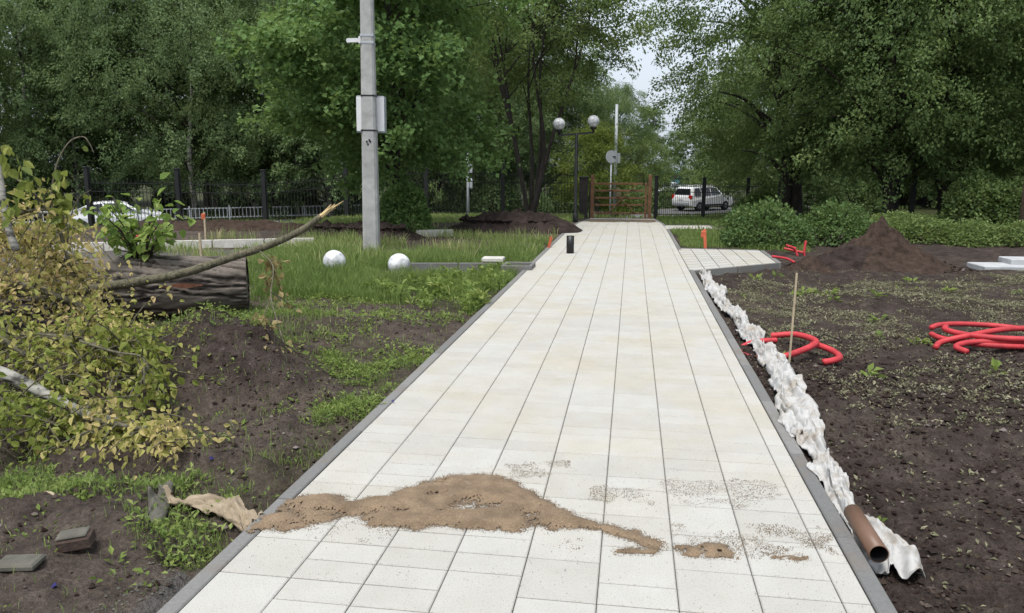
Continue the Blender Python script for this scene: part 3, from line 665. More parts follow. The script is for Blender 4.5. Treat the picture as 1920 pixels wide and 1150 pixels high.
def weeds(n_clump, box, dens, per, size, mat, seed, name, lab, rise=.03, wide=.5, flat=.6, rad=.06):
    rs = np.random.RandomState(seed); x = rs.uniform(box[0], box[1], n_clump); y = rs.uniform(box[2], box[3], n_clump)
    ok = (rs.rand(n_clump) < dens(x, y)) & ~((x > XL - .09) & (x < XR + .09)) & ~inpoly(x, y, SIDE); x, y = x[ok], y[ok]
    k = np.repeat(np.arange(len(x)), per); n = len(k); cv = rs.rand(len(x)); sc = rs.uniform(.5, 1.4, len(x))
    a = rs.rand(n) * 6.283; rr = rad * rs.rand(n) * sc[k]
    px_, py_ = x[k] + np.cos(a) * rr, y[k] + np.sin(a) * rr
    pos = np.stack([px_, py_, ground_h(px_, py_) + rise * rs.rand(n) * sc[k]], 1)
    d = np.stack([np.cos(a), np.sin(a), rs.uniform(.0, flat * 1.6, n)], 1) + rs.normal(0, .25, (n, 3))
    me = leaf_mesh(name, mat, pos, d, nrm(np.array((0, 0, 1.)) + rs.normal(0, .35, (n, 3))), size * rs.uniform(.5, 1.3, n) * sc[k], np.clip(.2 + .5 * cv[k] + .4 * (rs.rand(n) - .4), 0, 1), wide=wide)
    tag(link(name, me, None), lab, 'weeds', kind='stuff')
weeds(1900, (-5.5, -1.7, 7.0, 13), zone(Z_LUSH, 1.0, .5), 14, .085, M['weed'], 21, 'weeds', 'lush broad leaved weeds at the path edge before the globes', .12)
weeds(17000, (-6.5, -1.68, 2.1, 6.6), lambda x, y: np.maximum.reduce([zone(Z_MID, .8, .35, lo=.44)(x, y), zone(Z_LOW, .6, .3, lo=.36)(x, y), zone(Z_TUFT, .5, .2)(x, y), .03 + 0 * x]), 8, .029, M['weed'], 23, 'weeds', 'low leafy weeds on the soil left of the path', .04)
weeds(9000, (-6.0, -1.68, 5.5, 9.5), lambda x, y: .25 * sstep(.4, .6, fbm(x * 1.5, y * 1.5, 3)), 8, .036, M['weed'], 25, 'weeds', 'scattered weeds between the log and the path', .05)
Z_R1 = GP([(1340, 530), (1920, 505), (2300, 505), (2300, 620), (1920, 610), (1560, 640), (1420, 610)]); Z_R2 = GP([(1500, 690), (1920, 640), (2300, 640), (2300, 800), (1900, 800), (1620, 800)])
weeds(75000, (1.05, 9, 2.3, 13.5), lambda x, y: np.maximum.reduce([zone(Z_R1, .75, .8)(x, y), zone(Z_R2, .42, .7)(x, y), .03 + 0 * x]), 4, .025, M['greyweed'], 27, 'wilted_sprouts', 'small wilted grey green sprouts over the right hand soil', .018, .5, .5, .04)
weeds(420, (1.2, 6, 2.6, 12.5), lambda x, y: .5 * sstep(.5, .7, fbm(x * 1.1, y * 1.1, 3)) + .05, 10, .075, M['weed'], 29, 'weeds', 'green weed tufts on the right hand soil', .04)
def clods(n, box, dens, smin, smax, seed, name, lab, mat, hf=ground_h, sink=.3):
    rs = np.random.RandomState(seed); x = rs.uniform(box[0], box[1], n); y = rs.uniform(box[2], box[3], n)
    ok = (rs.rand(n) < dens(x, y)) & ~((x > XL - .1) & (x < XR + .1) & (y < 31)) & ~inpoly(x, y, SIDE); x, y = x[ok], y[ok]; n = len(x)
    s = smin + (smax - smin) * rs.rand(n) ** 3.5
    base = np.array([(1, 0, 0), (0, 1, 0), (-1, 0, 0), (0, -1, 0), (0, 0, .8), (0, 0, -.8)]); 
    V = base[None] * s[:, None, None] * rs.uniform(.55, 1.3, (n, 6, 1)); a = rs.rand(n) * 6.28; c_, s_ = np.cos(a)[:, None], np.sin(a)[:, None]
    V = np.stack([V[:, :, 0] * c_ - V[:, :, 1] * s_, V[:, :, 0] * s_ + V[:, :, 1] * c_, V[:, :, 2]], 2)
    V = V + np.stack([x, y, hf(x, y) + s * sink], 1)[:, None]
    f = np.array([(0, 1, 4), (1, 2, 4), (2, 3, 4), (3, 0, 4), (1, 0, 5), (2, 1, 5), (3, 2, 5), (0, 3, 5)])
    Fc = (np.arange(n)[:, None, None] * 6 + f[None]).reshape(-1, 3)
    return tag(link(name, mesh_np(name, V.reshape(-1, 3), Fc, {'v': np.repeat(np.clip(rs.rand(n) ** 1.6 * 1.05, 0, 1), 6)}, smooth=False), mat), lab, 'soil', kind='stuff')
clods(6000, (1.02, 6, 2.2, 7.0), lambda x, y: .15 + .85 * sstep(.5, .62, fbm(x * .9 + 5, y * .9, 3)), .012, .034, 37, 'soil_clods', 'larger soil lumps near the right kerb', M['heap_dark'])
clods(48000, (1.0, 5, 2.2, 8.0), lambda x, y: .3 + .75 * sstep(.45, .65, fbm(x * 1.2, y * 1.2, 3)), .003, .02, 31, 'soil_clods', 'dark soil clods right of the path', M['clod'])
clods(30000, (-6, -1.68, 2.1, 8.5), lambda x, y: .15 + .6 * sstep(.45, .65, fbm(x * 1.2, y * 1.2, 3)), .003, .02, 33, 'soil_clods', 'brown soil crumbs left of the path', M['clod'])
clods(500, (-1.95, -1.66, 2.1, 3.4), lambda x, y: sstep(3.2, 2.4, y), .005, .012, 35, 'gravel', 'grey gravel spilling along the near left kerb', M['old_slab'])
# ------------------------------------------------------------------ soil heaps
def heap(name, cx, cy, rx, ry, h, seed, mat, lab, rough=.25, peak=1.4, rz=0.0, sub=64):
    a = np.linspace(0, 2 * math.pi, sub, endpoint=False); r = np.linspace(0, 1.25, 34 if sub < 100 else 80)
    A, Rr = np.meshgrid(a, r); X, Y = Rr * np.cos(A) * rx, Rr * np.sin(A) * ry
    n = fbm(X * 2.2 + seed, Y * 2.2 + seed, 5, .62); n2 = np.abs(fbm(X * 7 + seed, Y * 7, 3, .6) - .5) * 2
    Re = np.sqrt(Rr * Rr + .03) - .173
    Zz = h * np.clip(1 - (Re * (.78 + .5 * fbm(np.cos(A) * 1.5 + seed, np.sin(A) * 1.5, 2))) ** peak, 0, 1) * (1 - rough + 2 * rough * n) + n2 * .12 * np.clip(1.1 - Rr, 0, 1)
    c, s = math.cos(rz), math.sin(rz); WX, WY = cx + X * c - Y * s, cy + X * s + Y * c
    WZ = np.maximum(soil_h(WX, WY) - .05 + Zz, drop(WX, WY) - .3) - .10 * (Rr > 1.15)
    V = np.stack([WX - cx, WY - cy, WZ - gh(cx, cy)], 2).reshape(-1, 3); Fc = []
    i, j = np.meshgrid(np.arange(len(r) - 1), np.arange(sub), indexing='ij'); i, j = i.ravel(), j.ravel(); jn = (j + 1) % sub
    Fc = np.stack([i * sub + j, i * sub + jn, (i + 1) * sub + jn, (i + 1) * sub + j], 1)
    o = link(name, mesh_np(name, V, Fc, smooth=False), mat, None, (cx, cy, gh(cx, cy))); tag(o, lab, 'soil heap', 'heaps of dug soil')
    return o
heap('soil_mound', 4.30, 14.1, 1.12, .95, .64, 3, M['heap_brown'], 'pointed brown soil mound in front of the shrubs on the right', .42, 1.0, sub=150)
heap('soil_mound', 3.75, 13.75, 1.15, .55, .34, 9, M['heap_dark'], 'low dark soil spill at the foot of the pointed mound', .4, 1.3)
heap('soil_mound', 2.95, 13.15, .42, .36, .22, 14, M['heap_brown'], 'small soil heap at the corner of the short side path', .4, 1.2)
heap('soil_heap', -2.95, 19.6, 1.75, .9, .48, 5, M['heap_dark'], 'long dark dug soil heap below the many stemmed tree', .5, 2.0)
heap('soil_heap', -6.15, 17.2, 1.45, .7, .32, 7, M['heap_dark'], 'dark dug soil heap behind the concrete pole', .5, 2.0)
heap('soil_heap', -11.5, 19.2, 3.6, .8, .26, 8, M['heap_brown'], 'low reddish soil bank below the white sedan', .4, 2.0)
clods(900, (3.1, 5.6, 13.2, 14.6), lambda x, y: .9 + 0 * x, .012, .05, 45, 'soil_clods', 'crumbs round the foot of the pointed mound', M['clod'], soil_h)
clods(500, (-4.4, -1.9, 18.9, 20.2), lambda x, y: ((x + 2.95) / 1.5) ** 2 + ((y - 19.5) / .6) ** 2 < 1, .04, .16, 41, 'soil_clods', 'lumps of turf on the long dark heap', M['heap_dark'], lambda x, y: drop(x, y) + .25)
clods(350, (-7.4, -4.9, 16.6, 17.8), lambda x, y: ((x + 6.15) / 1.2) ** 2 + ((y - 17.1) / .5) ** 2 < 1, .03, .13, 43, 'soil_clods', 'lumps of turf on the heap behind the pole', M['heap_dark'], lambda x, y: drop(x, y) + .22)

# ------------------------------------------------------------------ sand spilled over the slabs
def build_sand():
    P = GP([(463, 1000), (497, 966), (552, 932), (620, 928), (662, 941), (720, 932), (775, 911), (812, 899), (860, 894), (925, 889), (962, 905), (1000, 925), (1042, 949), (1085, 970), (1112, 981), (1160, 990), (1212, 1006), (1248, 1022), (1246, 1031), (1190, 1019), (1130, 998), (1080, 992), (1040, 993), (960, 997), (900, 996), (850, 988), (760, 993), (695, 990), (688, 972), (640, 972), (600, 985), (558, 994)])
    extra = [GP([(1268, 1024), (1340, 1018), (1384, 1028), (1382, 1048), (1300, 1046), (1270, 1040)]), GP([(1445, 1044), (1515, 1043), (1515, 1050), (1445, 1050)]), GP([(1155, 1030), (1245, 1030), (1225, 1040), (1150, 1037)])]
    xs = np.arange(-1.75, .95, .006); ys = np.arange(2.7, 3.95, .006); X, Y = np.meshgrid(xs, ys)
    jx = (fbm(X * 22, Y * 22, 3) - .5) * .09; jy = (fbm(X * 22 + 50, Y * 22, 3) - .5) * .09
    m = inpoly(X + jx, Y + jy, P)
    def blur(a, k):
        for _ in range(k): a = (a + np.roll(a, 1, 0) + np.roll(a, -1, 0) + np.roll(a, 1, 1) + np.roll(a, -1, 1)) / 5
        return a
    soft = blur(m.astype(float), 12) - np.clip(fbm(X * 6.5 + 3, Y * 12 + 9 - X * 3, 3, .55) - .48, 0, 1) * 2.4 * (1 - sstep(-.45, -.2, X) * .8) * (1.2 - .5 * sstep(-1.2, -1.5, X))
    cellr = np.random.RandomState(8).rand(*X.shape)
    m = soft > .45 + .9 * (cellr * .6 + fbm(X * 45, Y * 45, 2) * .4 - .5)
    for E_ in extra: m |= inpoly(X + jx * .4, Y + jy * .4, E_) & (fbm(X * 30, Y * 30, 2) > .35)
    def blur(a, k):
        for _ in range(k): a = (a + np.roll(a, 1, 0) + np.roll(a, -1, 0) + np.roll(a, 1, 1) + np.roll(a, -1, 1)) / 5
        return a
    b = np.clip(blur(m.astype(float), 70) * 1.5 - .45, 0, 1)
    h = .0013 + .027 * b ** 1.7 * blur(m.astype(float), 8) ** 3 * (.3 + 1.3 * fbm(X * 9, Y * 9, 4, .6)) + .0008 * fbm(X * 90, Y * 90, 2)
    h = np.where(blur(m.astype(float), 2) > .5, h, .0010); kerb = .004
    V = np.stack([X.ravel(), Y.ravel(), h.ravel() + kerb * 0 + np.where(X.ravel() < XL, .006, 0)], 1)
    ny, nx = X.shape; i = (np.arange(ny - 1)[:, None] * nx + np.arange(nx - 1)[None])
    keep = m[:-1, :-1]
    i = i[keep]; Fc = np.stack([i, i + 1, i + nx + 1, i + nx], 1); used = np.unique(Fc); mp = np.zeros(nx * ny, int); mp[used] = np.arange(len(used))
    o = link('spilled_sand', mesh_np('spilled_sand', V[used], mp[Fc]), M['sand']); tag(o, 'thin spill of brown sand across the near paving slabs', 'sand')
    # loose grains
    rs = np.random.RandomState(4); n = 850000; gx = rs.uniform(-1.62, .92, n); gy = 2.6 + 1.6 * rs.rand(n)
    bb = blur(m.astype(float), 30)
    ix = np.clip(((gx - xs[0]) / .006).astype(int), 0, nx - 1); iy = np.clip(((gy - ys[0]) / .006).astype(int), 0, ny - 1)
    dn = np.where((gy > ys[0]) & (gy < ys[-1]), np.clip(bb[iy, ix] * 1.2 - .06, 0, 1), 0) * .45
    for E_, v in ((GP([(1000, 1000), (1120, 985), (1220, 1030), (1010, 1028)]), .35), (GP([(1240, 985), (1570, 990), (1570, 1038), (1250, 1038)]), .30), (GP([(1400, 1004), (1560, 1008), (1560, 1034), (1405, 1034)]), .55),
                  (GP([(1130, 920), (1240, 920), (1245, 946), (1130, 946)]), .30), (GP([(1250, 900), (1450, 905), (1450, 950), (1260, 950)]), .25), (GP([(950, 868), (1060, 868), (1060, 890), (960, 890)]), .35), (GP([(560, 985), (760, 985), (760, 1010), (560, 1010)]), .2)):
        dn = np.maximum(dn, .33 * v * inpoly(gx + (fbm(gx * 9, gy * 9, 3) - .5) * .3, gy + (fbm(gx * 9 + 30, gy * 9, 3) - .5) * .25, E_) * sstep(.3, .6, fbm(gx * 6, gy * 9, 3)))
    dn = np.maximum(dn, .0012)
    k = rs.rand(n) < dn; gx, gy = gx[k], gy[k]; n = len(gx); s = rs.uniform(.0011, .0026, n)
    base = np.array([(1, 0, -.4), (-.5, .87, -.4), (-.5, -.87, -.4), (0, 0, .9)])
    a = rs.rand(n) * 6.28; c_, s_ = np.cos(a)[:, None], np.sin(a)[:, None]; V = base[None] * s[:, None, None]
    V = np.stack([V[:, :, 0] * c_ - V[:, :, 1] * s_, V[:, :, 0] * s_ + V[:, :, 1] * c_, V[:, :, 2]], 2) + np.stack([gx, gy, s * .4 + .002], 1)[:, None]
    f = np.array([(0, 1, 3), (1, 2, 3), (2, 0, 3)]); Fc = (np.arange(n)[:, None, None] * 4 + f[None]).reshape(-1, 3)
    tag(link('sand_grains', mesh_np('sand_grains', V.reshape(-1, 3), Fc, smooth=False), M['sand']), 'loose sand grains strewn over the near slabs', 'sand', kind='stuff')
build_sand()

# ------------------------------------------------------------------ white geotextile along the right kerb, brown pipe
def cloth_strip(name, mat, spine, lab, cat, seed, nu=34, ns=420, fold=.06, hz=gh, k1=9, k2=24):
    S = catmull(spine, 40); q = np.linspace(0, len(S) - 1, ns); S = np.stack([np.interp(q, np.arange(len(S)), S[:, c]) for c in range(4)], 1)   # x, y, width, loft
    T = np.gradient(S[:, :2], axis=0); T /= np.linalg.norm(T, axis=1)[:, None]; Nn = np.stack([T[:, 1], -T[:, 0]], 1)
    u = np.linspace(-1, 1, nu); s = np.cumsum(np.concatenate([[0], np.linalg.norm(np.diff(S[:, :2], axis=0), axis=1)]))
    U, Ss = np.meshgrid(u, s); W = S[:, 2][:, None] * .85 * (.45 + 1.15 * fbm(Ss * 5 + seed, U * 0 + 2.2, 3))
    off = U * W * .5 + (fbm(Ss * 3 + seed, U * 1.2, 2) - .5) * .12
    al = (fbm(Ss * k1 * .7 + 11 + seed, U * 1.6 + 3, 2) - .5) * .16
    X = S[:, 0][:, None] + Nn[:, 0][:, None] * off + T[:, 0][:, None] * al; Y = S[:, 1][:, None] + Nn[:, 1][:, None] * off + T[:, 1][:, None] * al
    rid = 1 - np.abs(fbm(Ss * k1 * .6 + seed + U * .6, U * 2.4 + Ss * 1.1, 2, .45) - .5) * 5; rid2 = 1 - np.abs(fbm(Ss * k2 * .6 + seed, U * 1.4 + Ss * 2.5, 2, .4) - .5) * 4.5
    loft = S[:, 3][:, None] * np.clip(1 - U ** 2, 0, 1) ** .6 * (.45 + 1.1 * fbm(Ss * 4.5 + seed * 2, U * .8, 3))
    Z = ground_h(X, Y) + .012 + loft + fold * np.clip(rid, 0, 1) * (1.05 - .45 * np.abs(U)) + fold * .42 * np.clip(rid2, 0, 1)
    on = (X < XR + .085) & (X > XL - .085); Z = np.where(on, np.maximum(Z, .012), Z)
    V = np.stack([X, Y, Z], 2).reshape(-1, 3); i = (np.arange(ns - 1)[:, None] * nu + np.arange(nu - 1)[None]).ravel()
    me = mesh_np(name, V, np.stack([i, i + 1, i + nu + 1, i + nu], 1)); o = link(name, me, mat)
    m = o.modifiers.new('thickness', 'SOLIDIFY'); m.thickness = .003
    return tag(o, lab, cat)
def sp4(rows): return [tuple(G(px, py, -.03))[:2] + (w_, l_) for px, py, w_, l_ in rows]
cloth_strip('geotextile_strip', M['geotex'], sp4([(1318, 518, .18, .02), (1350, 560, .24, .03), (1388, 600, .26, .035), (1424, 645, .26, .035), (1456, 690, .24, .035), (1482, 735, .28, .045), (1492, 792, .24, .03), (1512, 832, .18, .02)]), 'long crumpled white geotextile strip along the right kerb', 'geotextile', 3, ns=520, fold=.062, k1=3.4, k2=12)
cloth_strip('geotextile_strip', M['geotex'], sp4([(1508, 818, .22, .03), (1545, 870, .22, .03), (1572, 930, .18, .03), (1614, 985, .15, .04), (1664, 1025, .25, .04), (1688, 1066, .24, .02)]), 'near end of white geotextile wrapped beside the brown pipe', 'geotextile', 8, ns=300, fold=.05, k1=4.0, k2=13)
def tube_hollow(name, mat, a, b, r, lab, cat):
    a, b = Vector(a), Vector(b); d = (b - a); L = d.length
    root = empty(name, a); root.rotation_euler = d.to_track_quat('Z', 'Y').to_euler()
    m = MB(); n = 28; an = np.arange(n) * 2 * math.pi / n; ring = lambda rr, z: np.stack([np.cos(an) * rr, np.sin(an) * rr, np.full(n, z)], 1)
    prof = [(r * .9, 0), (r, 0), (r, L), (r * .9, L)]; V = np.concatenate([ring(*p) for p in prof])
    m.add(V, [(i * n + j, i * n + (j + 1) % n, (i + 1) * n + (j + 1) % n, (i + 1) * n + j) for i in range(3) for j in range(n)])
    q = MB(); q.add(np.concatenate([ring(r * .895, L - .002), ring(r * .895, .01)]), [(j, (j + 1) % n, n + (j + 1) % n, n + j) for j in range(n)] + [tuple(n + j for j in range(n))]); q.build('inner_wall_shade', M['black'], root, True)  # black lining and closing disc: the shade inside the pipe mouth put into colour
    m.build('pipe_wall', mat, root, True); tag(root, lab, cat); return root
pa = G(1592, 962, .03); pb = G(1634, 1034, .03)
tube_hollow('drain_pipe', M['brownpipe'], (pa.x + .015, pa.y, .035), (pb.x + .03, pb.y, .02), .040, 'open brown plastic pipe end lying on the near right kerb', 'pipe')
# beige rag on the left kerb
cloth_strip('fabric_scrap', M['burlap'], sp4([(322, 930, .09, .02), (370, 938, .08, .02), (425, 945, .09, .02), (462, 966, .11, .03), (484, 985, .07, .02)]), 'crumpled beige fabric scrap by the near left kerb', 'fabric', 5, ns=160, fold=.03, nu=26, k1=7, k2=18)
cloth_strip('fabric_scrap', M['old_slab'], sp4([(298, 935, .05, .02), (290, 960, .08, .03), (284, 985, .03, .01)]), 'small grey rag in the grass left of the beige scrap', 'fabric', 6, ns=50, fold=.02, nu=14)

# ------------------------------------------------------------------ red conduits
def conduit(name, curves, r, lab, cat, group=None):
    root = empty(name, curves[0][0]); o0 = np.array(tuple(curves[0][0]))
    for c in curves:
        P = catmull([tuple(np.array(tuple(p)) - o0) for p in c], 14); L = np.cumsum(np.concatenate([[0], np.linalg.norm(np.diff(P, axis=0), axis=1)]))
        n = int(L[-1] / .010); q = np.linspace(0, L[-1], max(n, 8)); P = np.stack([np.interp(q, L, P[:, k]) for k in range(3)], 1)
        rad = r * (1 + .09 * (np.arange(len(P)) % 2)); MB().tube(P, rad, 10).build('hose', M['red'], root, True)
    return tag(root, lab, cat, group)
RG = 'red corrugated conduits on the right'
def ring(c, rx, ry, z0, a0, a1, n=10, dz=0.0):
    return [(c[0] + rx * math.cos(a), c[1] + ry * math.sin(a), z0 + dz * k / n) for k, a in enumerate(np.linspace(math.radians(a0), math.radians(a1), n + 1))]
g1 = gh(1.5, 6.8)
conduit('red_conduit', [[(1.38, 7.57, g1 + .10), (1.60, 7.51, g1 + .13), (1.72, 7.23, g1 + .13), (1.55, 6.95, g1 + .11), (1.28, 6.83, g1 + .05), (1.08, 6.93, g1 + .03), (1.04, 7.2, g1 + .03), (1.2, 7.42, g1 + .06), (1.42, 7.5, g1 + .07)],
     [(1.70, 7.30, g1 + .10), (1.84, 7.15, g1 + .07), (1.87, 6.97, g1 + .05), (1.78, 6.87, g1 + .04), (1.70, 6.83, g1 + .035)]], .027, 'bright red conduit coil beside the thin stake', 'conduit', RG)
g2 = gh(3.3, 7.2)
conduit('red_conduit', [ring((3.48, 7.8), .54, .44, g2 + .05, 170, 520, 14, .05), ring((3.53, 7.74), .50, .38, g2 + .12, 150, 400, 12, .03),
     [(2.80, 7.36, g2 + .03), (2.90, 7.48, g2 + .06), (3.12, 7.5, g2 + .12), (3.5, 7.66, g2 + .16), (3.9, 7.88, g2 + .14)], [(3.02, 7.22, g2 + .03), (2.97, 7.34, g2 + .05), (3.14, 7.42, g2 + .08), (3.5, 7.4, g2 + .1), (3.95, 7.48, g2 + .08)]], .025, 'larger red conduit coil cut by the right edge of the picture', 'conduit', RG)
MB().tube([(3.88, 7.68, g2 + .155), (3.90, 7.68, g2 + .155), (3.96, 7.70, g2 + .155)], .032, 10).build('coupling', M['black'], bpy.data.objects['red_conduit.001'], True).location = tuple(-np.array(bpy.data.objects['red_conduit.001'].location))
b0 = D(1495, 470, 14.6)
def dd(px, py, dp=14.6): return tuple(D(px, py, dp))
conduit('red_conduit', [[dd(1511, 492), dd(1508, 474), dd(1511, 452)], [dd(1499, 492, 14.5), dd(1495, 480, 14.5), dd(1490, 468, 14.5), dd(1478, 462, 14.4)], [dd(1470, 466, 14.7), dd(1488, 470, 14.6), dd(1506, 474, 14.5)], [dd(1474, 460, 14.8), dd(1492, 466, 14.8)]], .022, 'bundle of short red conduit ends sticking up by the side path end', 'conduit', RG)
pL = G(1448, 484); conduit('red_conduit', [[(pL.x, pL.y, .03), (pL.x + .18, pL.y - .32, .03), (pL.x + .26, pL.y - .6, .0)]], .02, 'red conduit lying along the end kerb of the side path', 'conduit', RG)
c0 = G(215, 462); c1 = G(272, 458); conduit('red_conduit', [[(c0.x, c0.y, .05), ((c0.x + c1.x) / 2, c0.y + .1, .16), (c1.x, c1.y, .08)], [(c0.x, c0.y, .10), ((c0.x + c1.x) / 2, c0.y + .2, .10), (c1.x, c1.y + .2, .22)]], .05, 'red conduit bundle on the pale kerb behind the log', 'conduit')

# ------------------------------------------------------------------ concrete pole, camera, cabinet
def build_pole():
    p = G(697, 467); dpth = 15.2; z0 = gh(p.x, p.y)
    root = empty('concrete_pole', (p.x, p.y, z0)); Hh = 8.6
    m = MB(); n = 4; r0, r1 = .155, .085
    V = []; 
    for z in np.linspace(-.3, Hh, 12):
        r = r0 + (r1 - r0) * max(z, 0) / Hh; c = r * .28
        for sx, sy in ((1, -1), (1, 1), (-1, 1), (-1, -1)):
            a = [(sx * r, sy * (r - c)), (sx * (r - c), sy * r)]
            if sx * sy < 0: a = a[::-1]
            V += [(q[0], q[1], z) for q in a]
    m.add(V, [(k * 8 + j, k * 8 + (j + 1) % 8, k * 8 + 8 + (j + 1) % 8, k * 8 + 8 + j) for k in range(11) for j in range(8)] + [tuple(88 + j for j in range(8))])
    m.build('shaft', M['concrete'], root); root.rotation_euler = (0, math.radians(.8), YAW)
    def zz(py): return 1.6 - (py - 314) / F * dpth - z0
    for py in (84, 96, 187, 248):
        z = zz(py); r = r0 + (r1 - r0) * z / Hh + .006
        MB().box((0, 0, z), (2 * r, 2 * r, .045 if py < 120 else .03), bev=.004).build('steel_band', M['greypaint'] if py < 120 else M['black'], root)
    root['label'] = 'square concrete pole with white camera and cabinet standing in the grass'; root['category'] = 'pole'
    zc = (zz(187) + zz(250)) / 2; cab = MB().box((.0, .26, zc), (.54, .26, .70), bev=.012).build('cabinet', M['greypaint'], root)
    for sx in (-1, 1): MB().box((sx * .175, .125, zc), (.19, .012, .64), bev=.003).build('cabinet_edge', M['white'], cab)
    z = zz(91); c = MB(); c.box((-.145, 0, z), (.05, .10, .13), bev=.008); c.build('camera_bracket', M['white'], root)
    cm = MB(); cm.bar((-.40, -.03, z - .015), (-.17, 0, z + .0), .085, .075, bev=.015); cb = cm.build('camera_body', M['white'], root)
    MB().bar((-.412, -.031, z - .018), (-.402, -.03, z - .017), .06, .055).build('lens', M['black'], cb)
    for k, (dx, dz) in enumerate(((-.03, 0), (.02, .03), (.035, .0), (-.01, -.05))):     # dark paint marks
        MB().box((dx, -.1455, zz(268) + dz), (.035, .006, .03), rz=0).build('paint_mark', M['black'], root)
build_pole()

# ------------------------------------------------------------------ globe lamp and loose globes
def globe_mesh(r): return MB().lathe([(0.0001, -r)] + [(r * math.sin(a), -r * math.cos(a)) for a in np.linspace(.12, math.pi - .02, 22)], 32)
def build_lamp():
    p = D(1079, 400, 24.8); x, y = p.x, p.y; z0 = gh(x, y); root = empty('lamp_post', (x, y, z0), YAW + .12); Hh = 2.80
    MB().lathe([(.09, -.2), (.09, .25), (.075, .28), (.055, .32), (.05, Hh), (.02, Hh + .05)], 16).build('shaft', M['black'], root, True)
    MB().bar((-.58, 0, Hh - .03), (.55, 0, Hh + .06), .06, .06).build('cross_arm', M['black'], root)
    for sx, h in ((-.57, Hh - .03), (.54, Hh + .06)):
        MB().lathe([(.035, h), (.035, h + .09), (.10, h + .11), (.11, h + .17), (.06, h + .18)], 16, (sx, 0, 0)).build('globe_holder', M['black'], root, True)
        g = globe_mesh(.19).build('globe', M['globe'], root, True); g.location = (sx, 0, h + .35)
    tag(root, 'black lamp post with two white globes left of the gate', 'lamp post')
build_lamp()
for px, py, dp, lab in ((627, 492, 12.6, 'left of two white globe shades lying in the grass before the pole'), (748, 490, 12.6, 'right of two white globe shades lying in the grass before the pole')):
    p = D(px, py, dp); r = .185; root = empty('globe_shade', (p.x, p.y, gh(p.x, p.y)))
    g = globe_mesh(r).build('globe', M['globe'], root, True); g.location = (0, 0, r - .045); g.rotation_euler = (1.3, .4, px)
    c = MB().lathe([(.075, -.02), (.075, .03)], 16).build('neck', M['white'], root, True); c.location = (.03, .12, .06); c.rotation_euler = (1.2, 0, .4)
    tag(root, lab, 'globe', 'white globe shades in the grass')

# ------------------------------------------------------------------ gate
def build_gate():
    a = Vector((-1.62, 32.0, 0)); L = 2.34; z0 = gh(-.4, 32.0); root = empty('wooden_gate', (-.44, 32.0, z0), .02); h = L / 2
    for sx, hh in ((-h, 1.78), (h, 1.78), (h - .16, 1.45)):
        MB().box((sx, 0, hh / 2 - .15), (.14 if abs(sx) == h else .09, .12, hh + .3), bev=.012).build('post', M['gate'], root)
    for z in (1.42, 1.14, .84, .56, .22): MB().box((-.09, -.065, z), (L - .36, .035, .075), bev=.006).build('rail', M['gate'], root)
    MB().bar((-.52, -.105, .24), (.66, -.105, 1.44), .04, .085, bev=.005, up=(0, 1, 0)).build('brace', M['gate'], root)
    MB().bar((-.62, -.1, 1.42), (.62, -.1, .22), .03, .08, bev=.005, up=(0, 1, 0)).build('brace', M['gate'], root)
    MB().box((-h - .10, -.01, .75), (.05, .06, 1.5)).build('hinge_post', M['black'], root)
    tag(root, 'brown wooden bar gate closing the far end of the path', 'gate')
build_gate()
root = empty('gate_pillar', (-1.98, 32.1, gh(-1.98, 32.1))); MB().box((0, 0, .78), (.34, .3, 1.75), bev=.01).build('panel', M['darkbrown'], root); MB().box((0, 0, 1.68), (.40, .36, .05), bev=.01).build('cap', M['black'], root); tag(root, 'dark pillar between the globe lamp and the gate', 'pillar')

# ------------------------------------------------------------------ black fence
def build_fence(P, lab, bar_step=.115, k_=1.0):
    root = empty('metal_fence', (P[0][0], P[0][1], gh(*P[0]))); o = np.array(tuple(root.location))
    bm_ = MB().box((0, 0, .72 * k_), (.016, .016, 1.44 * k_)).mesh('bar'); bm_.materials.append(M['black']); pm = MB().box((0, 0, .95 * k_ - .17), (.15, .15, 1.9 * k_), bev=.01).mesh('post'); pm.materials.append(M['black'])
    cap = MB().box((0, 0, 1.9 * k_ - .15), (.19, .19, .04), bev=.01).mesh('post_cap'); cap.materials.append(M['black']); nb = 0; rest = MB()
    for (ax, ay), (bx, by) in zip(P[:-1], P[1:]):
        L = math.hypot(bx - ax, by - ay); k = max(1, round(L / 2.9)); 
        for i in range(k):
            p = np.array((ax + (bx - ax) * i / k, ay + (by - ay) * i / k)); q = np.array((ax + (bx - ax) * (i + 1) / k, ay + (by - ay) * (i + 1) / k)); zp, zq = gh(*p), gh(*q)
            t = link('post', pm, None, root, (p[0] - o[0], p[1] - o[1], zp - o[2])); link('post_cap', cap, None, t)
            for hz in (.18, 1.12, 1.36): MB().bar((p[0] - o[0], p[1] - o[1], zp + hz * k_ - o[2]), (q[0] - o[0], q[1] - o[1], zq + hz * k_ - o[2]), .03, .03).build('rail', M['black'], root)
            nbar = int(2.9 / bar_step)
            for j in range(1, nbar):
                f = j / nbar; c = p * (1 - f) + q * f; loc = (c[0] - o[0], c[1] - o[1], zp * (1 - f) + zq * f + .06 - o[2])
                link('bar', bm_, None, root, loc); nb += 1
    tag(root, lab, 'fence'); return root
build_fence([(-19.5, 25.3), (-11.0, 28.7), (-2.3, 32.2)], 'black metal bar fence with square posts left of the gate', k_=1.3)
build_fence([(1.0, 32.6), (5.2, 36.2), (9.5, 39.5)], 'black metal bar fence right of the gate')
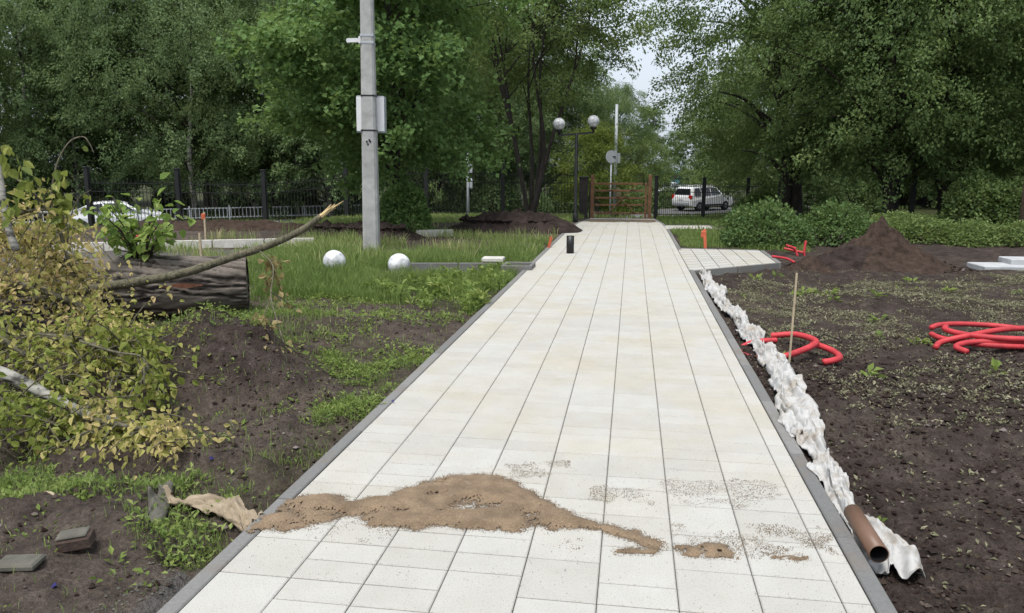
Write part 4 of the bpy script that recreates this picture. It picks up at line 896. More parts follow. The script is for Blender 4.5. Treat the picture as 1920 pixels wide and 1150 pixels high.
def build_rail():
    A = RA + RN * 6.0; s0, s1 = 28.0, 56.0; root = empty('guard_rail', (*(A + RD * s0), -1.5)); root.rotation_euler = (0, 0, math.atan2(RD[1], RD[0]))
    L = s1 - s0
    for z in (.18, .72): MB().box((L / 2, 0, z), (L, .05, .06)).build('rail', M['white'], root)
    bm_ = MB().box((0, 0, .42), (.035, .03, .6)).mesh('bar'); bm_.materials.append(M['white'])
    for k in range(int(L / .22)): link('bar', bm_, None, root, (k * .22 + .1, 0, 0))
    pm = MB().box((0, 0, .42), (.07, .07, .9)).mesh('post'); pm.materials.append(M['white'])
    for k in range(int(L / 2.2) + 1): link('post', pm, None, root, (k * 2.2, 0, 0))
    tag(root, 'white pedestrian guard rail across the road behind the left fence', 'guard rail')
build_rail()

# ------------------------------------------------------------------ cars
def car(kind):
    suv = kind == 'suv'
    if suv:
        prof = [(-2.3, .42), (-2.34, .75), (-2.30, 1.02), (-2.22, 1.12), (-2.02, 1.58), (-1.85, 1.70), (-.9, 1.77), (.3, 1.74), (.62, 1.66), (1.12, 1.14), (1.3, 1.08), (2.1, .98), (2.3, .80), (2.34, .5), (2.2, .34), (-2.1, .34)]; wd, belt, L = .91, 1.08, 4.6
        sidew = [[(-1.92, 1.14), (-1.82, 1.58), (-1.28, 1.62), (-1.22, 1.14)], [(-1.12, 1.14), (-1.15, 1.63), (-.22, 1.65), (-.2, 1.14)], [(-.10, 1.14), (-.12, 1.65), (.42, 1.62), (.92, 1.16)]]
    else:
        prof = [(-2.2, .40), (-2.25, .70), (-2.2, .98), (-1.75, 1.04), (-1.55, 1.08), (-.95, 1.38), (-.5, 1.44), (.25, 1.43), (.55, 1.36), (1.15, 1.0), (1.3, .95), (2.05, .85), (2.25, .66), (2.26, .42), (2.1, .28), (-2.05, .28)]; wd, belt, L = .87, 1.0, 4.4
        sidew = [[(-1.42, 1.03), (-.92, 1.31), (-.45, 1.36), (-.45, 1.03)], [(-.36, 1.03), (-.36, 1.37), (.25, 1.36), (.50, 1.29), (.92, 1.02)]]
    def yy(z, f=1.0): return f * (wd - .0 - max(0, z - belt) * .36 - max(0, .5 - z) * .12)
    root = empty('parked_car'); m = MB(); n = len(prof); V = []
    secs = [(-1, .93), (-.94, .985), (-.80, 1.0), (.80, 1.0), (.94, .985), (1, .93)]
    cx, cz = 0, .8
    for f, s in secs: V += [(cx + (p[0] - cx) * (s if abs(p[0]) > 1.6 else 1), yy(p[1], f), cz + (p[1] - cz) * (s if p[1] > 1.2 else 1)) for p in prof]
    fc = [(k * n + j, (k + 1) * n + j, (k + 1) * n + (j + 1) % n, k * n + (j + 1) % n) for k in range(5) for j in range(n)] + [tuple(range(n)), tuple(5 * n + j for j in range(n))[::-1]]
    m.add(V, fc); body = m.build('body', M['carpaint'], root, False)
    for sgn in (-1, 1):
        for wv in sidew:
            w_ = MB(); w_.add([(x, sgn * (yy(z) + .012), z) for x, z in wv] + [(x, sgn * (yy(z) - .02), z) for x, z in wv], [tuple(range(len(wv))) if sgn < 0 else tuple(range(len(wv)))[::-1]] + [(j, (j + 1) % len(wv), len(wv) + (j + 1) % len(wv), len(wv) + j) for j in range(len(wv))])
            w_.build('window', M['carglass'], root)
        for xw in (-1.38, 1.42):
            wh = empty('wheel'); wh.parent = root; wh.location = (xw, sgn * (wd - .10), .34 if suv else .31); wh.rotation_euler = (math.pi / 2, 0, 0); r = .345 if suv else .315
            MB().lathe([(r * .6, -.11), (r * .95, -.11), (r, -.07), (r, .07), (r * .95, .11), (r * .6, .11)], 24).build('tyre', M['tyre'], wh, True)
            MB().lathe([(.02, -.095), (r * .3, -.115), (r * .62, -.10), (r * .62, .10), (r * .3, .115), (.02, .095)], 20).build('rim', M['rim'], wh, True)
        MB().box((-2.24 if suv else -2.16, sgn * (wd - .14), .98 if suv else .86), (.14, .24, .30 if suv else .18), bev=.03).build('tail_light', M['lamp_red'], root)
        MB().box((2.2, sgn * (wd - .18), .78 if suv else .68), (.14, .3, .16), bev=.03).build('headlight', M['rim'], root)
        MB().box((.95, sgn * (wd + .08), belt + .06), (.14, .18, .12), bev=.03).build('mirror', M['carpaint'], root)
        MB().box((.0, sgn * (wd + .004), .42), (2.2, .03, .12)).build('sill', M['black'], root)
    r0, r1 = ((-2.215, 1.16), (-2.045, 1.55)) if suv else ((-1.56, 1.075), (-.98, 1.37))
    rw = MB(); rw.add([(r0[0] - .02, -yy(r0[1]) + .12, r0[1]), (r0[0] - .02, yy(r0[1]) - .12, r0[1]), (r1[0] - .02, yy(r1[1]) - .14, r1[1] + .02), (r1[0] - .02, -yy(r1[1]) + .14, r1[1] + .02)], [(0, 3, 2, 1)]); rw.build('rear_window', M['carglass'], root)
    f0, f1 = ((1.14, 1.16), (.66, 1.63)) if suv else ((1.16, 1.02), (.58, 1.35))
    fw = MB(); fw.add([(f0[0] + .03, -yy(f0[1]) + .1, f0[1]), (f0[0] + .03, yy(f0[1]) - .1, f0[1]), (f1[0] + .03, yy(f1[1]) - .12, f1[1]), (f1[0] + .03, -yy(f1[1]) + .12, f1[1])], [(0, 1, 2, 3)]); fw.build('windscreen', M['carglass'], root)
    MB().box((-2.335 if suv else -2.24, 0, .55), (.05, 1.5, .16), bev=.02).build('rear_bumper', M['greypaint'] if suv else M['carpaint'], root)
    MB().box((-2.345 if suv else -2.255, 0, .86 if suv else .74), (.02, .5, .11)).build('number_plate', M['white'], root)
    if suv:
        for sgn in (-1, 1): MB().bar((-1.7, sgn * .56, 1.80), (.3, sgn * .56, 1.82), .03, .04).build('roof_rail', M['rim'], root)
    return root
sv = car('suv'); p = D(1318, 372, 55); sv.location = (p.x, p.y, -1.45); sv.rotation_euler = (0, 0, YAW + math.radians(36)); tag(sv, 'white estate car seen from behind on the road right of the gate', 'car', 'white cars on the road')
sd_ = car('sedan'); p = D(215, 400, 37.0); sd_.location = (p.x, p.y, -1.45); sd_.rotation_euler = (0, 0, YAW + math.radians(24)); tag(sd_, 'white sedan on the road behind the left fence', 'car', 'white cars on the road')
s2_ = copy_tree(sd_); p = D(1254, 350, 84); s2_.location = (p.x, p.y, -1.45); s2_.rotation_euler = (0, 0, YAW + math.radians(60)); tag(s2_, 'small white car farther off behind the estate car', 'car', 'white cars on the road')
def bus():
    p = D(1252, 335, 100); root = empty('bus', (p.x, p.y, -1.45), YAW + math.radians(60))
    MB().box((0, 0, 1.45), (8.0, 2.4, 2.3), bev=.12).build('body', M['teal'], root)
    for sgn in (-1, 1):
        for k in range(5): MB().box((-3 + k * 1.5, sgn * 1.2, 1.9), (1.3, .04, .8), bev=.01).build('window', M['carglass'], root)
    MB().box((-4.0, 0, 1.85), (.04, 2.0, .9), bev=.01).build('rear_window', M['carglass'], root)
    MB().box((0, 0, 2.66), (7.6, 2.2, .14), bev=.04).build('roof', M['white'], root)
    for xw in (-2.5, 2.6):
        for sgn in (-1, 1):
            wlo = MB().lathe([(.1, -.14), (.45, -.14), (.48, 0), (.45, .14), (.1, .14)], 18).build('wheel', M['tyre'], root, True); wlo.location = (xw, sgn * 1.05, .48); wlo.rotation_euler = (math.pi / 2, 0, 0)
    tag(root, 'teal bus far down the road right of the gate', 'bus')
bus()

# ------------------------------------------------------------------ signs and posts
def post_sign(px, dp, ytop, lab, rr, z0):
    p = D(px, 350, dp); root = empty('road_sign', (p.x, p.y, z0), YAW); zt = 1.6 - (ytop - 314) / F * dp - z0
    MB().lathe([(.04, -.2), (.04, zt)], 12).build('post', M['greypaint'], root, True)
    d = MB().lathe([(.001, -.012), (rr, -.012), (rr, .012), (.001, .012)], 28).build('disc', M['greypaint'], root); d.location = (0, -.06, zt - rr); d.rotation_euler = (math.pi / 2, 0, .3)
    MB().box((0, -.045, zt - rr), (rr * 1.5, .02, .05)).build('bracket', M['black'], root)
    tag(root, lab, 'road sign')
post_sign(1145, 37, 283, 'round grey road sign seen from behind above the gate', .30, -1.0)
def lamp_far(px, dp, ytop, lab, z0, r=.10):
    p = D(px, 350, dp); root = empty('utility_pole', (p.x, p.y, z0), YAW); zt = 1.6 - (ytop - 314) / F * dp - z0
    MB().lathe([(r * 1.3, -.2), (r, zt * .5), (r * .8, zt)], 12).build('shaft', M['greypaint'], root, True)
    MB().box((r + .07, 0, zt * .55), (.14, .16, .5), bev=.01).build('control_box', M['greypaint'], root)
    tag(root, lab, 'pole'); return root
lamp_far(1153, 39, 200, 'slim grey pole rising behind the round road sign', -1.2, .085)
r_ = lamp_far(877, 36, 278, 'grey post with small pale boxes behind the left fence', -1.2, .07)
for z in (2.05, 2.75): MB().box((.14, -.06, z), (.18, .14, .42), bev=.02).build('box', M['greypaint'], r_)
p = D(1158, 350, 40); root = empty('marker_post', (p.x, p.y, -.9), YAW); MB().lathe([(.12, -.2), (.12, .9), (.20, .95), (.22, 1.1), (.19, 1.3), (.10, 1.42), (.01, 1.46)], 16).build('body', M['stake'], root, True); tag(root, 'short pale rounded post seen through the gate', 'post')
for k, (px, dp, yt) in enumerate(((1918, 19.5, 168),)):
    p = G(px, 452); root = empty('brown_pole', (p.x, p.y, gh(p.x, p.y))); MB().lathe([(.13, -.2), (.11, 2.2), (.10, 4.0)], 14).build('shaft', M['brownpole'], root, True); MB().lathe([(.13, 3.98), (.13, 4.06), (.02, 4.12)], 14).build('cap', M['black'], root, True)
    tag(root, 'brown post at the right edge of the picture', 'pole')
for k, px in enumerate((1678, 1708)):
    x, y = at_depth(px, 27.5); root = empty('dark_post', (x, y, gh(x, y))); MB().box((0, 0, 1.0), (.16, .16, 2.4), bev=.01).build('shaft', M['black'], root); MB().box((0, 0, 2.24), (.22, .22, .06)).build('cap', M['black'], root)
    tag(root, ('left' if k == 0 else 'right') + ' of two dark posts under the right hand trees', 'post', 'dark posts under the right trees')
def plank_wall():
    x, y = at_depth(1715, 47); root = empty('plank_wall', (x, y, -1.5), YAW); pm = MB().box((0, 0, .95), (.285, .06, 1.9)).mesh('plank'); pm.materials.append(M['darkbrown'])
    for k in range(26): link('plank', pm, None, root, (-3.7 + k * .30, 0, .3))
    MB().box((0, .05, .45), (7.8, .06, .1)).build('rail', M['darkbrown'], root); tag(root, 'dark plank wall seen below the right hand trees', 'wall')
plank_wall()
def cable(k, y0, lab):
    a = D(1000, y0 - 14, 95); b = D(1480, y0 + 10, 150); m = (a + b) / 2 - Vector((0, 0, 1.2 + .2 * k)); o = MB().tube(catmull([a, m, b], 10), .035, 5).build('overhead_cable', M['black'], None, True); tag(o, lab, 'cable', 'overhead cables in the sky gap')
for k, y0 in enumerate((182, 198, 214, 226)): cable(k, y0, ('topmost', 'second from top', 'third from top', 'lowest')[k] + ' overhead cable crossing the sky gap')

# ------------------------------------------------------------------ stakes, slabs, litter
def stake(px, py, top, lab, mat, r=.014, tape=False, group=None):
    b = G(px, py); z = gh(b.x, b.y); dp = (b - Vector((0, 0, 1.6))).dot(Vector(FW)); t = D(top[0], top[1], dp)
    root = empty('marker_stake', (b.x, b.y, z)); o = Vector((b.x, b.y, z)); MB().bar(tuple(Vector((0, 0, -.15))), tuple(t - o), 2 * r, 1.6 * r, bev=.003).build('rod', mat, root)
    if tape:
        q = t - o; MB().box((q.x - .02, q.y - .01, q.z - .10), (.09, .05, .14), bev=.015).build('tape', M['orange'], root)
    return tag(root, lab, 'stake', group)
stake(1480, 668, (1494, 512), 'thin bare wooden stake standing in the first red coil', M['stake'], .008)
stake(386, 452, (383, 398), 'orange tipped stake behind the log', M['stake'], .02, True)
stake(378, 484, (374, 437), 'nearer stake with orange mark behind the log', M['stake'], .018)
stake(1324, 466, (1321, 430), 'orange stake in the grass between the paved spurs', M['orange'], .028, True)
stake(1024, 465, (1034, 444), 'short leaning orange stake at the left kerb by the black duct', M['orange'], .025)
p = G(1069, 475); r_ = tube_hollow('black_duct', M['black'], (p.x, p.y, .0), (p.x, p.y, .33), .072, 'black round duct stub standing on the paving', 'duct')
def slabs():
    p = G(1960, 500); c = Vector((p.x, p.y, gh(p.x, p.y)))
    for k, (dx, dy, z, w_, d_, lab) in enumerate(((-.05, .2, .06, 1.9, .6, 'lower long grey slab lying at the right edge'), (.35, .4, .15, 1.6, .45, 'upper grey slab stacked on the long slab at the right edge'))):
        root = empty('concrete_slab', (c.x + dx, c.y + dy, c.z), .06 - .05 * k); MB().box((0, 0, z), (w_, d_, .10), bev=.012).build('slab', M['grey_slab'], root); tag(root, lab, 'slab', 'grey slabs at the right edge')
slabs()
def kerb_row(name, pts, lab, mat, hgt=.14, wd=.16):
    A, B = Vector(pts[0]), Vector(pts[1]); L = (B - A).length; k = max(1, round(L)); root = empty(name, A)
    for i in range(k):
        a = (B - A) * ((i + .01) / k); b = (B - A) * ((i + .99) / k); MB().bar(tuple(a + Vector((0, 0, hgt / 2))), tuple(b + Vector((0, 0, hgt / 2))), wd, hgt + .1, bev=.01).build('kerb_stone', mat, root)
    return tag(root, lab, 'kerb')
def gp(px, py): p = G(px, py); return (p.x, p.y, gh(p.x, p.y))
a, b = gp(90, 466), gp(590, 455); kerb_row('pale_kerb', ((a[0], a[1], -.05), (b[0], b[1], -.05)), 'long pale kerb row behind the log and brush', M['pale_kerb'], .10, .14)
a, b = gp(745, 497), gp(985, 497); kerb_row('grey_kerb', ((a[0], a[1], -.15), (b[0] - .1, b[1], -.15)), 'low grey kerb row half hidden in grass before the path', M['kerb'], .13, .10)
a, b = gp(780, 442), gp(850, 441); kerb_row('pale_kerb', ((a[0], a[1], -.02), (b[0], b[1], -.02)), 'short pale kerb piece left of the long soil heap', M['pale_kerb'], .10, .25)
def drain():
    p = G(978, 503); z = gh(p.x, p.y); root = empty('drain_box', (p.x - .05, p.y, z)); 
    for dx, dy, w_, d_ in ((-.22, 0, .05, .5), (.22, 0, .05, .5), (0, -.23, .39, .05), (0, .23, .39, .05)): MB().box((dx, dy, .07), (w_, d_, .2), bev=.006).build('side', M['kerb'], root)
    MB().box((0, 0, -.02), (.38, .40, .04)).build('bottom', M['old_slab'], root); tag(root, 'dark concrete drain box at the left kerb', 'drain')
drain()
def stack():
    p = G(925, 494); z = gh(p.x, p.y)
    for k, (dz, w_, rz, lab) in enumerate(((.05, .40, .2, 'bottom'), (.13, .36, -.15, 'middle'), (.215, .36, .05, 'top'))):
        root = empty('stone_slab', (p.x, p.y, z), rz); MB().box((0, 0, dz), (w_, .3, .065), bev=.01).build('slab', M['pale_kerb'] if k == 2 else M['old_slab'], root); tag(root, lab + ' slab of the little stone stack in the grass by the drain', 'slab', 'little stone stack')
stack()
def brick_():
    p = G(150, 1052, -.05); z = gh(p.x, p.y); root = empty('broken_brick', (p.x, p.y, z + .0), .35); root.rotation_euler = (.12, -.1, .35)
    m = MB(); m.box((0, 0, .045), (.13, .08, .065), bev=.012); o = m.build('brick_body', M['brick'], root); MB().box((-.005, .0, .081), (.12, .07, .010), bev=.004).build('mortar', M['old_slab'], root); tag(root, 'broken red brown brick with mortar on the near left soil', 'brick')
    p = G(40, 1092, -.04); z = gh(p.x, p.y); root = empty('concrete_fragment', (p.x, p.y, z), .2); MB().box((0, 0, .015), (.16, .10, .03), bev=.008).build('slab', M['old_slab'], root); tag(root, 'flat grey concrete fragment in the bottom left corner', 'slab')
    a = G(-60, 1118, .0); b = G(68, 1104, .0); root = empty('white_tube', (a.x, a.y, 0)); MB().tube(catmull([(0, 0, -.01), tuple((b - a) * .5 + Vector((0, -.01, 0))), tuple(b - a)], 6), .012, 10).build('tube', M['white'], root, True); tag(root, 'thin white plastic tube in the bottom left corner', 'tube')
    a = G(-60, 1140, -.03); b = G(60, 1124, -.03); root = empty('grey_stick', (a.x, a.y, -.03)); MB().tube(catmull([(0, 0, 0), tuple((b - a) * .5), tuple(b - a)], 5), .010, 8, jit=.3).build('stick', M['branchbark'], root, True); tag(root, 'grey stick beside the white tube', 'stick')
    for px, py, z0, lab in ((737, 756, .0, 'blue plastic scrap on the left kerb edge'), (104, 1110, None, 'blue plastic scrap in the bottom left corner'), (397, 862, None, 'tiny blue plastic scrap beside the fallen branch')):
        p = G(px, py); z = gh(p.x, p.y) if z0 is None else z0; root = empty('plastic_scrap', (p.x, p.y, z + .004)); rs = np.random.RandomState(px)
        m = MB(); n = 5; V = [(math.cos(k * 1.257) * .014 * rs.uniform(.6, 1.3), math.sin(k * 1.257) * .012 * rs.uniform(.6, 1.3), .003 + .012 * rs.rand()) for k in range(5)] + [(0, 0, .022), (0, 0, 0)]
        m.add(V, [(k, (k + 1) % 5, 5) for k in range(5)] + [((k + 1) % 5, k, 6) for k in range(5)]); m.build('scrap', M['blue'], root); tag(root, lab, 'litter', 'blue plastic scraps')
    a = gp(85, 940); b = gp(118, 958); root = empty('snapped_twig', a); MB().tube(catmull([(0, 0, .03), ((b[0] - a[0]) * .5, (b[1] - a[1]) * .5, .045), (b[0] - a[0], b[1] - a[1], .02)], 5), .008, 7, jit=.3).build('twig', M['stake'], root, True); tag(root, 'snapped pale twig on bare soil above the brick', 'twig')
brick_()

def far_sand():
    xs = np.linspace(-1.55, .88, 70); ys = np.linspace(25.2, 30.1, 70); X, Y = np.meshgrid(xs, ys)
    m = (fbm(X * 1.6, Y * .9, 3) + .35 * sstep(25.2, 27.5, Y) - .25 * (np.abs(X + .34) > 1.0)) > .52
    V = np.stack([X, Y, drop(X, Y) + .006 + .006 * fbm(X * 4, Y * 4, 3)], 2).reshape(-1, 3); i = (np.arange(69)[:, None] * 70 + np.arange(69)[None])[m[:-1, :-1]]
    F_ = np.stack([i, i + 1, i + 71, i + 70], 1); u = np.unique(F_); mp = np.zeros(4900, int); mp[u] = np.arange(len(u))
    tag(link('spilled_sand', mesh_np('spilled_sand', V[u], mp[F_]), M['sand']), 'tan sand film on the far end of the path before the gate', 'sand')
far_sand()
# ------------------------------------------------------------------ sawn log with suckers
def build_log():
    ax = Vector((.905, .42, 0)).normalized(); c0 = Vector((-4.33, 8.1, 0)); L = 3.0; root = empty('sawn_log', (c0.x, c0.y, .03))
    nl, na = 190, 132; s = np.linspace(0, L, nl); a = np.linspace(0, 2 * math.pi, na, endpoint=False); A, S = np.meshgrid(a, s)
    r0 = .285 + .03 * np.sin(S * 1.3) - .0 * S
    w1 = fbm(np.cos(A) * 5 + S * 2.9 + 3, np.sin(A) * 5 + S * 2.5, 3, .6); cr = np.abs(fbm(np.cos(A) * 5.2 + S * 2.6 + .9 * w1, np.sin(A) * 5.2 - S * 2.1 + 30, 3, .5) - .5) * 2
    ridge = np.clip(cr * 4.0, 0, 1) * (.6 + .5 * w1); R_ = r0 * (1 + .03 * (w1 - .5)) + .038 * ridge - .012
    R_ = R_ * np.where(S < .015, .97, 1)
    ca, sa = np.cos(A) * R_, np.sin(A) * R_
    V = np.stack([-ax.x * S + ca * ax.y, -ax.y * S - ca * ax.x, .27 + sa], 2).reshape(-1, 3)
    i, j = np.meshgrid(np.arange(nl - 1), np.arange(na), indexing='ij'); i, j = i.ravel(), j.ravel(); jn = (j + 1) % na
    Fc = np.stack([i * na + j, i * na + jn, (i + 1) * na + jn, (i + 1) * na + j], 1)
    me = mesh_np('bark', V, Fc, {'v': (ridge * .75 + .25 * w1).ravel()}); link('bark', me, M['log'], root)
    m = MB(); n = 40; V = [(ca * .97, sa_, z) for ca, sa_, z in [(.285 * math.cos(t), .285 * math.sin(t), 0) for t in np.linspace(0, 6.283, n, endpoint=False)]]
    cut = MB(); cut.add([(-ax.x * .02 + p[0] * ax.y, -ax.y * .02 - p[0] * ax.x, .27 + p[1]) for p in V], [tuple(range(n))]); cut.build('cut_face', M['branchbark'], root)
    w_ = MB(); q = np.array((-ax.x * .65, -ax.y * .65, .0))   # torn bark wound on the near side
    P = []; 
    for k, u in enumerate(np.linspace(0, 1, 8)):
        for v in (-1, 1):
            an = -.05 + v * .10 * math.sin(math.pi * min(max(u, .08), .92)); rr = .322; P.append((-ax.x * (.45 + .42 * u) + math.cos(an) * rr * ax.y, -ax.y * (.45 + .42 * u) - math.cos(an) * rr * ax.x, .27 + math.sin(an) * rr + .05))
    w_.add(P, [(2 * k, 2 * k + 1, 2 * k + 3, 2 * k + 2) for k in range(7)]); w_.build('bark_wound', M['wound'], root)
    # suckers sprouting on top: twigs and single leaves
    sp_ = empty('sprout'); sp_.parent = root; base = np.array((-ax.x * 1.05, -ax.y * 1.05 - .05, .52)); sp_.location = base
    tw = MB(); rs = np.random.RandomState(6); ends = []
    for k in range(26):
        a = rs.rand() * 6.28; ln = rs.uniform(.35, .85); e = np.array((math.cos(a) * ln * .75, math.sin(a) * ln * .55, ln * rs.uniform(.55, 1.0))); 
        e = e * 1.1; C = catmull([(0, 0, -.05), e * (.45, .45, .6), e], 5); tw.tube(C, np.linspace(.010, .003, len(C)), 5); ends.append(C)
    tw.build('stem', M['darkbark'], sp_, True)
    metal = []
    for q in range(3):
        V, Fc, v = leaves(np.zeros((1, 3)), np.array([[1., 0, 0]]), np.array([[0, 0, 1.]]), np.array([1.]), np.array([.25 + .3 * q]), .72, .12, True); me = mesh_np('leaf', V, Fc, {'v': v}, smooth=False); me.materials.append(M['freshleaf']); metal.append(me)
    for k in range(280):
        C = ends[k % 26]; p = C[rs.randint(3, len(C))] + rs.normal(0, .045, 3); o = link('leaf', metal[k % 3], None, sp_, p); sc = rs.uniform(.075, .14); o.scale = (sc, sc, sc)
        o.rotation_euler = (rs.normal(0, .5), rs.normal(.35, .5), rs.rand() * 6.28)
    dk = MB()
    for k in range(60):
        a = rs.rand() * 6.28; e = np.array((math.cos(a) * rs.uniform(.1, .34), math.sin(a) * .2, rs.uniform(-.04, .16))); dk.tube(catmull([(0, 0, -.04), e * .5 + (0, 0, .06), e], 3), np.linspace(.007, .002, 7), 4)
    dk.build('dead_stems', M['darkbark'], sp_, True)
    tag(root, 'thick sawn log with furrowed bark and green suckers on top', 'log')
build_log()

# ------------------------------------------------------------------ fallen branches
def twig_leaves(rs, paths, n, size, drop_=.5, spread=.06):
    P = []; Dv = []
    for _ in range(n):
        C = paths[rs.randint(len(paths))]; k = rs.randint(1, len(C)); P.append(C[k] + rs.normal(0, spread, 3)); Dv.append(C[k] - C[k - 1])
    P = np.array(P); Dv = nrm(np.array(Dv)) * .5 + rs.normal(0, .55, (n, 3)) + np.array((0, 0, -drop_)); return P, Dv, nrm(rs.normal(0, .6, (n, 3)) + np.array((0, -.35, .75))), size * rs.uniform(.45, 1.35, n)
def branch(label, pts, r0, r1, mat, seed, ntw, twlen, nleaf, leafsize, vlo, vhi, down=.3, start=.15, leafmat_='wilt', spread=.06, bias=(0, 0, 0), end=None, name='fallen_branch'):
    rs = np.random.RandomState(seed); o0 = np.array(tuple(pts[0])); root = empty(name, tuple(o0))
    P = catmull([np.array(tuple(p)) - o0 for p in pts], 8); m = MB(); m.tube(P, np.linspace(r0, r1, len(P)), 9, jit=.15, seed=seed); m.build('limb', M[mat], root, True)
    tw = MB(); paths = [P[int(len(P) * .6):]]
    for k in range(ntw):
        i = int(len(P) * (start + (1 - start) * rs.rand())) - 1; p = P[max(i, 0)]; d = rs.normal(0, 1, 3) * (1, 1, .55) + np.array(bias) + (0, 0, .15); d /= np.linalg.norm(d); L = twlen * rs.uniform(.4, 1.2)
        e = p + d * L + np.array((0, 0, -down * L * rs.rand())); q = (p + e) / 2 + np.array((0, 0, .12 * L))
        wz = gh(*( (o0 + e)[:2])) - o0[2] + .03; e[2] = max(e[2], wz)
        C = catmull([p, q, e], 6); tw.tube(C, np.linspace(max(.006, r1 * .7), .0025, len(C)), 5, cap=False); paths.append(C)
    if ntw: tag(tw.build('twigs', M['branchbark'], root, True), kind='stuff')
    if nleaf:
        p, d, u, s = twig_leaves(rs, paths, nleaf, leafsize, spread=spread)
        w_ = p + o0; zf = ground_h(w_[:, 0], w_[:, 1]) + .01; p[:, 2] = np.maximum(p[:, 2], zf - o0[2])
        v = np.clip(vlo + (vhi - vlo) * (.5 * fbm(p[:, 0] * 4 + seed, p[:, 2] * 4 + p[:, 1] * 4, 2) + .6 * rs.rand(nleaf)), 0, 1)
        V, Fc, vv = leaves(p, d, u, s, v, .62, .20, True); me = mesh_np('foliage', V, Fc, {'v': vv}, smooth=False); tag(link('foliage', me, M[leafmat_], root), kind='stuff')
    if end: end(root, P)
    tag(root, label, 'branch', 'fallen branches of the brush pile'); return root
def torn_end(root, P):
    d = P[-1] - P[-3]; d /= np.linalg.norm(d); m = MB(); rs = np.random.RandomState(2)
    for k in range(7): e = P[-1] + d * rs.uniform(.10, .28) + rs.normal(0, .012, 3); m.tube([P[-1] - d * .12 + rs.normal(0, .008, 3), P[-1] + rs.normal(0, .01, 3), e], [.018, .016, .003], 5)
    m.build('torn_end', M['torn'], root, False)
# long bare limb lying across the log
branch('long mossy limb slanting up across the log with a torn pale end', [D(60, 560, 6.9), D(150, 546, 7.0), D(250, 530, 7.05), D(345, 512, 7.1), D(430, 484, 7.2), D(500, 462, 7.3), D(560, 435, 7.3), D(602, 406, 7.3)], .050, .028, 'branchbark', 3, 0, .3, 0, .06, 0, 1, end=torn_end)
# hanging dry sprigs from the limb
branch('sprig of dry tan leaves dangling below the limb', [D(488, 472, 7.2), D(512, 500, 6.9), D(508, 555, 6.6), D(522, 610, 6.3), D(540, 680, 6.1), D(530, 750, 5.9)], .007, .004, 'branchbark', 12, 5, .22, 75, .075, .1, .9, leafmat_='brownleaf', spread=.025, down=.9)
branch('second sprig of dry tan leaves left of the first', [D(508, 560, 6.6), D(492, 600, 6.4), D(486, 650, 6.3), D(505, 700, 6.1), D(512, 770, 5.9)], .006, .003, 'branchbark', 14, 4, .15, 65, .075, .1, .9, leafmat_='brownleaf', spread=.025, down=.9)
# brush pile: limbs with wilting foliage
branch('thick pale birch limb at the lower left of the brush', [D(-60, 680, 4.9), D(20, 707, 4.9), D(90, 742, 4.85), D(160, 775, 4.8), D(225, 792, 4.75), D(285, 805, 4.7)], .045, .018, 'birchbark', 21, 22, .42, 420, .056, .15, .85, start=.5, down=.8)
branch('leafy branch end spilling onto the soil at the lowest point of the brush', [D(160, 785, 4.75), D(240, 800, 4.5), D(300, 815, 4.4), D(340, 835, 4.3)], .018, .006, 'branchbark', 22, 20, .22, 420, .045, .40, .85, down=.9, start=.1)
branch('middle limb of the brush pile under the log end', [D(-80, 640, 5.8), D(60, 632, 5.7), D(150, 640, 5.7), D(230, 668, 5.6), D(285, 712, 5.5)], .040, .012, 'branchbark', 23, 46, .55, 900, .052, .10, .70, down=.7, spread=.08)
branch('leafy limb arching over the middle of the brush pile', [D(-60, 560, 6.0), D(40, 540, 6.1), D(120, 560, 6.2), D(200, 600, 6.2), D(250, 640, 6.1)], .035, .010, 'branchbark', 24, 52, .58, 1150, .050, .30, 1.0, down=.6, spread=.08)
branch('limb of yellowed leaves at the top of the brush pile', [D(-90, 470, 6.3), D(-10, 440, 6.4), D(60, 450, 6.5), D(110, 480, 6.5), D(140, 520, 6.5)], .032, .010, 'branchbark', 25, 52, .52, 1250, .050, .40, 1.05, down=.6, spread=.08)
branch('greener limb low at the left edge of the brush', [D(-120, 760, 4.6), D(-30, 740, 4.7), D(50, 770, 4.7), D(110, 800, 4.6)], .03, .008, 'branchbark', 26, 34, .45, 620, .055, .0, .5, down=.8, spread=.07)
branch('inner limb filling the left side of the brush pile', [D(-160, 600, 5.4), D(-60, 600, 5.5), D(40, 660, 5.4), D(120, 720, 5.3)], .035, .010, 'branchbark', 27, 44, .52, 850, .052, .1, .75, down=.7, spread=.08)
branch('drooping branch of green leaves at the right rim of the brush', [D(180, 610, 5.7), D(240, 640, 5.6), D(280, 690, 5.4), D(310, 740, 5.2)], .012, .004, 'branchbark', 28, 18, .25, 330, .066, .0, .55, down=.9, spread=.05)
branch('back limb of the brush pile leaning against the log', [D(-60, 420, 7.0), D(40, 470, 7.1), D(110, 520, 7.2), D(170, 570, 7.1)], .03, .01, 'branchbark', 29, 36, .5, 800, .050, .45, 1.0, down=.6, spread=.08)
branch('loose upper limb of drooping pale leaves at the top left', [D(-70, 470, 6.0), D(0, 420, 6.0), D(60, 395, 6.1), D(110, 400, 6.1), D(140, 430, 6.1)], .020, .006, 'branchbark', 31, 26, .42, 420, .058, .25, .9, down=1.0, spread=.06)
branch('bare crooked twigs poking out of the brush towards the soil', [D(150, 640, 5.4), D(215, 660, 5.3), D(262, 668, 5.2), D(276, 690, 5.15), D(262, 720, 5.1), D(255, 742, 5.1)], .009, .004, 'branchbark', 32, 9, .30, 24, .05, .1, .7, down=.6)
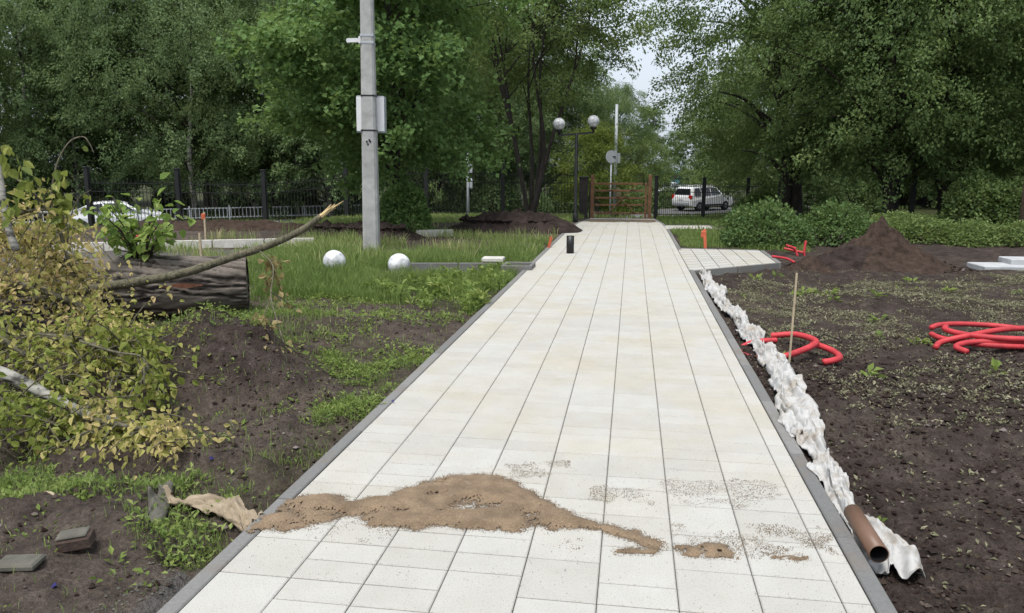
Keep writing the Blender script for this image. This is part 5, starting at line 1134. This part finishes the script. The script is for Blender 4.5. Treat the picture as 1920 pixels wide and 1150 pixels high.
# tall sprigs at the upper left, their leaves big enough to tell apart
leaf_kinds = []
for q in range(3):
    V, Fc, v = leaves(np.zeros((1, 3)), np.array([[1., 0, 0]]), np.array([[0, 0, 1.]]), np.array([1.]), np.array([.05 + .17 * q]), .74, .10, True); me = mesh_np('leaf', V, Fc, {'v': v}, smooth=False); me.materials.append(M['wilt']); leaf_kinds.append(me)
def sprig(label, pts, r0, r1, mat, leafpts, seed, size=.095):
    rs = np.random.RandomState(seed); o0 = np.array(tuple(pts[0])); root = empty('upright_branch', tuple(o0)); P = catmull([np.array(tuple(p)) - o0 for p in pts], 8)
    MB().tube(P, np.linspace(r0, r1, len(P)), 8, jit=.1).build('limb', M[mat], root, True)
    for k, (px, py, dp, n) in enumerate(leafpts):
        for _ in range(n):
            o = link('leaf', leaf_kinds[rs.randint(3)], None, root, np.array(tuple(D(px + rs.normal(0, 8), py + rs.normal(0, 9), dp + rs.normal(0, .05)))) - o0); sc = size * rs.uniform(.7, 1.2); o.scale = (sc, sc, sc); o.rotation_euler = (rs.normal(0, .8), 1.15 + rs.normal(0, .45), rs.rand() * 6.28)
    tag(root, label, 'branch', 'upright branches of the brush pile')
sprig('pale birch stem rising at the left edge of the picture', [D(30, 470, 5.6), D(14, 420, 5.6), D(4, 360, 5.6), D(-4, 290, 5.6), D(-14, 200, 5.6)], .028, .018, 'birchbark', [(14, 285, 5.55, 7), (8, 305, 5.6, 4), (18, 375, 5.5, 5), (25, 400, 5.5, 5)], 3)
sprig('slender forked shoot left of the white sedan', [D(130, 500, 6.3), D(112, 430, 6.3), D(84, 385, 6.3), D(48, 350, 6.3), D(8, 318, 6.3)], .014, .005, 'branchbark', [(38, 310, 6.2, 3), (48, 295, 6.3, 3), (55, 338, 6.2, 9), (60, 348, 6.25, 4), (45, 372, 6.3, 3)], 4)
sprig('arched bare tipped shoot curling over at the upper left', [D(130, 490, 6.2), D(98, 390, 6.2), D(102, 330, 6.2), D(112, 295, 6.2), D(132, 265, 6.2), D(156, 257, 6.2), D(168, 270, 6.2), D(176, 287, 6.2)], .011, .003, 'branchbark', [(104, 320, 6.15, 7), (112, 338, 6.2, 6), (115, 368, 6.15, 10), (118, 385, 6.15, 10), (112, 405, 6.15, 8), (108, 425, 6.2, 5), (161, 272, 6.2, 1)], 5)
sprig('short shoot beside the white sedan bumper', [D(125, 470, 6.4), D(132, 410, 6.4), D(148, 372, 6.4), D(170, 357, 6.4)], .008, .003, 'branchbark', [(143, 392, 6.4, 5), (158, 372, 6.4, 3), (136, 412, 6.4, 4), (192, 424, 6.4, 2)], 6, .07)
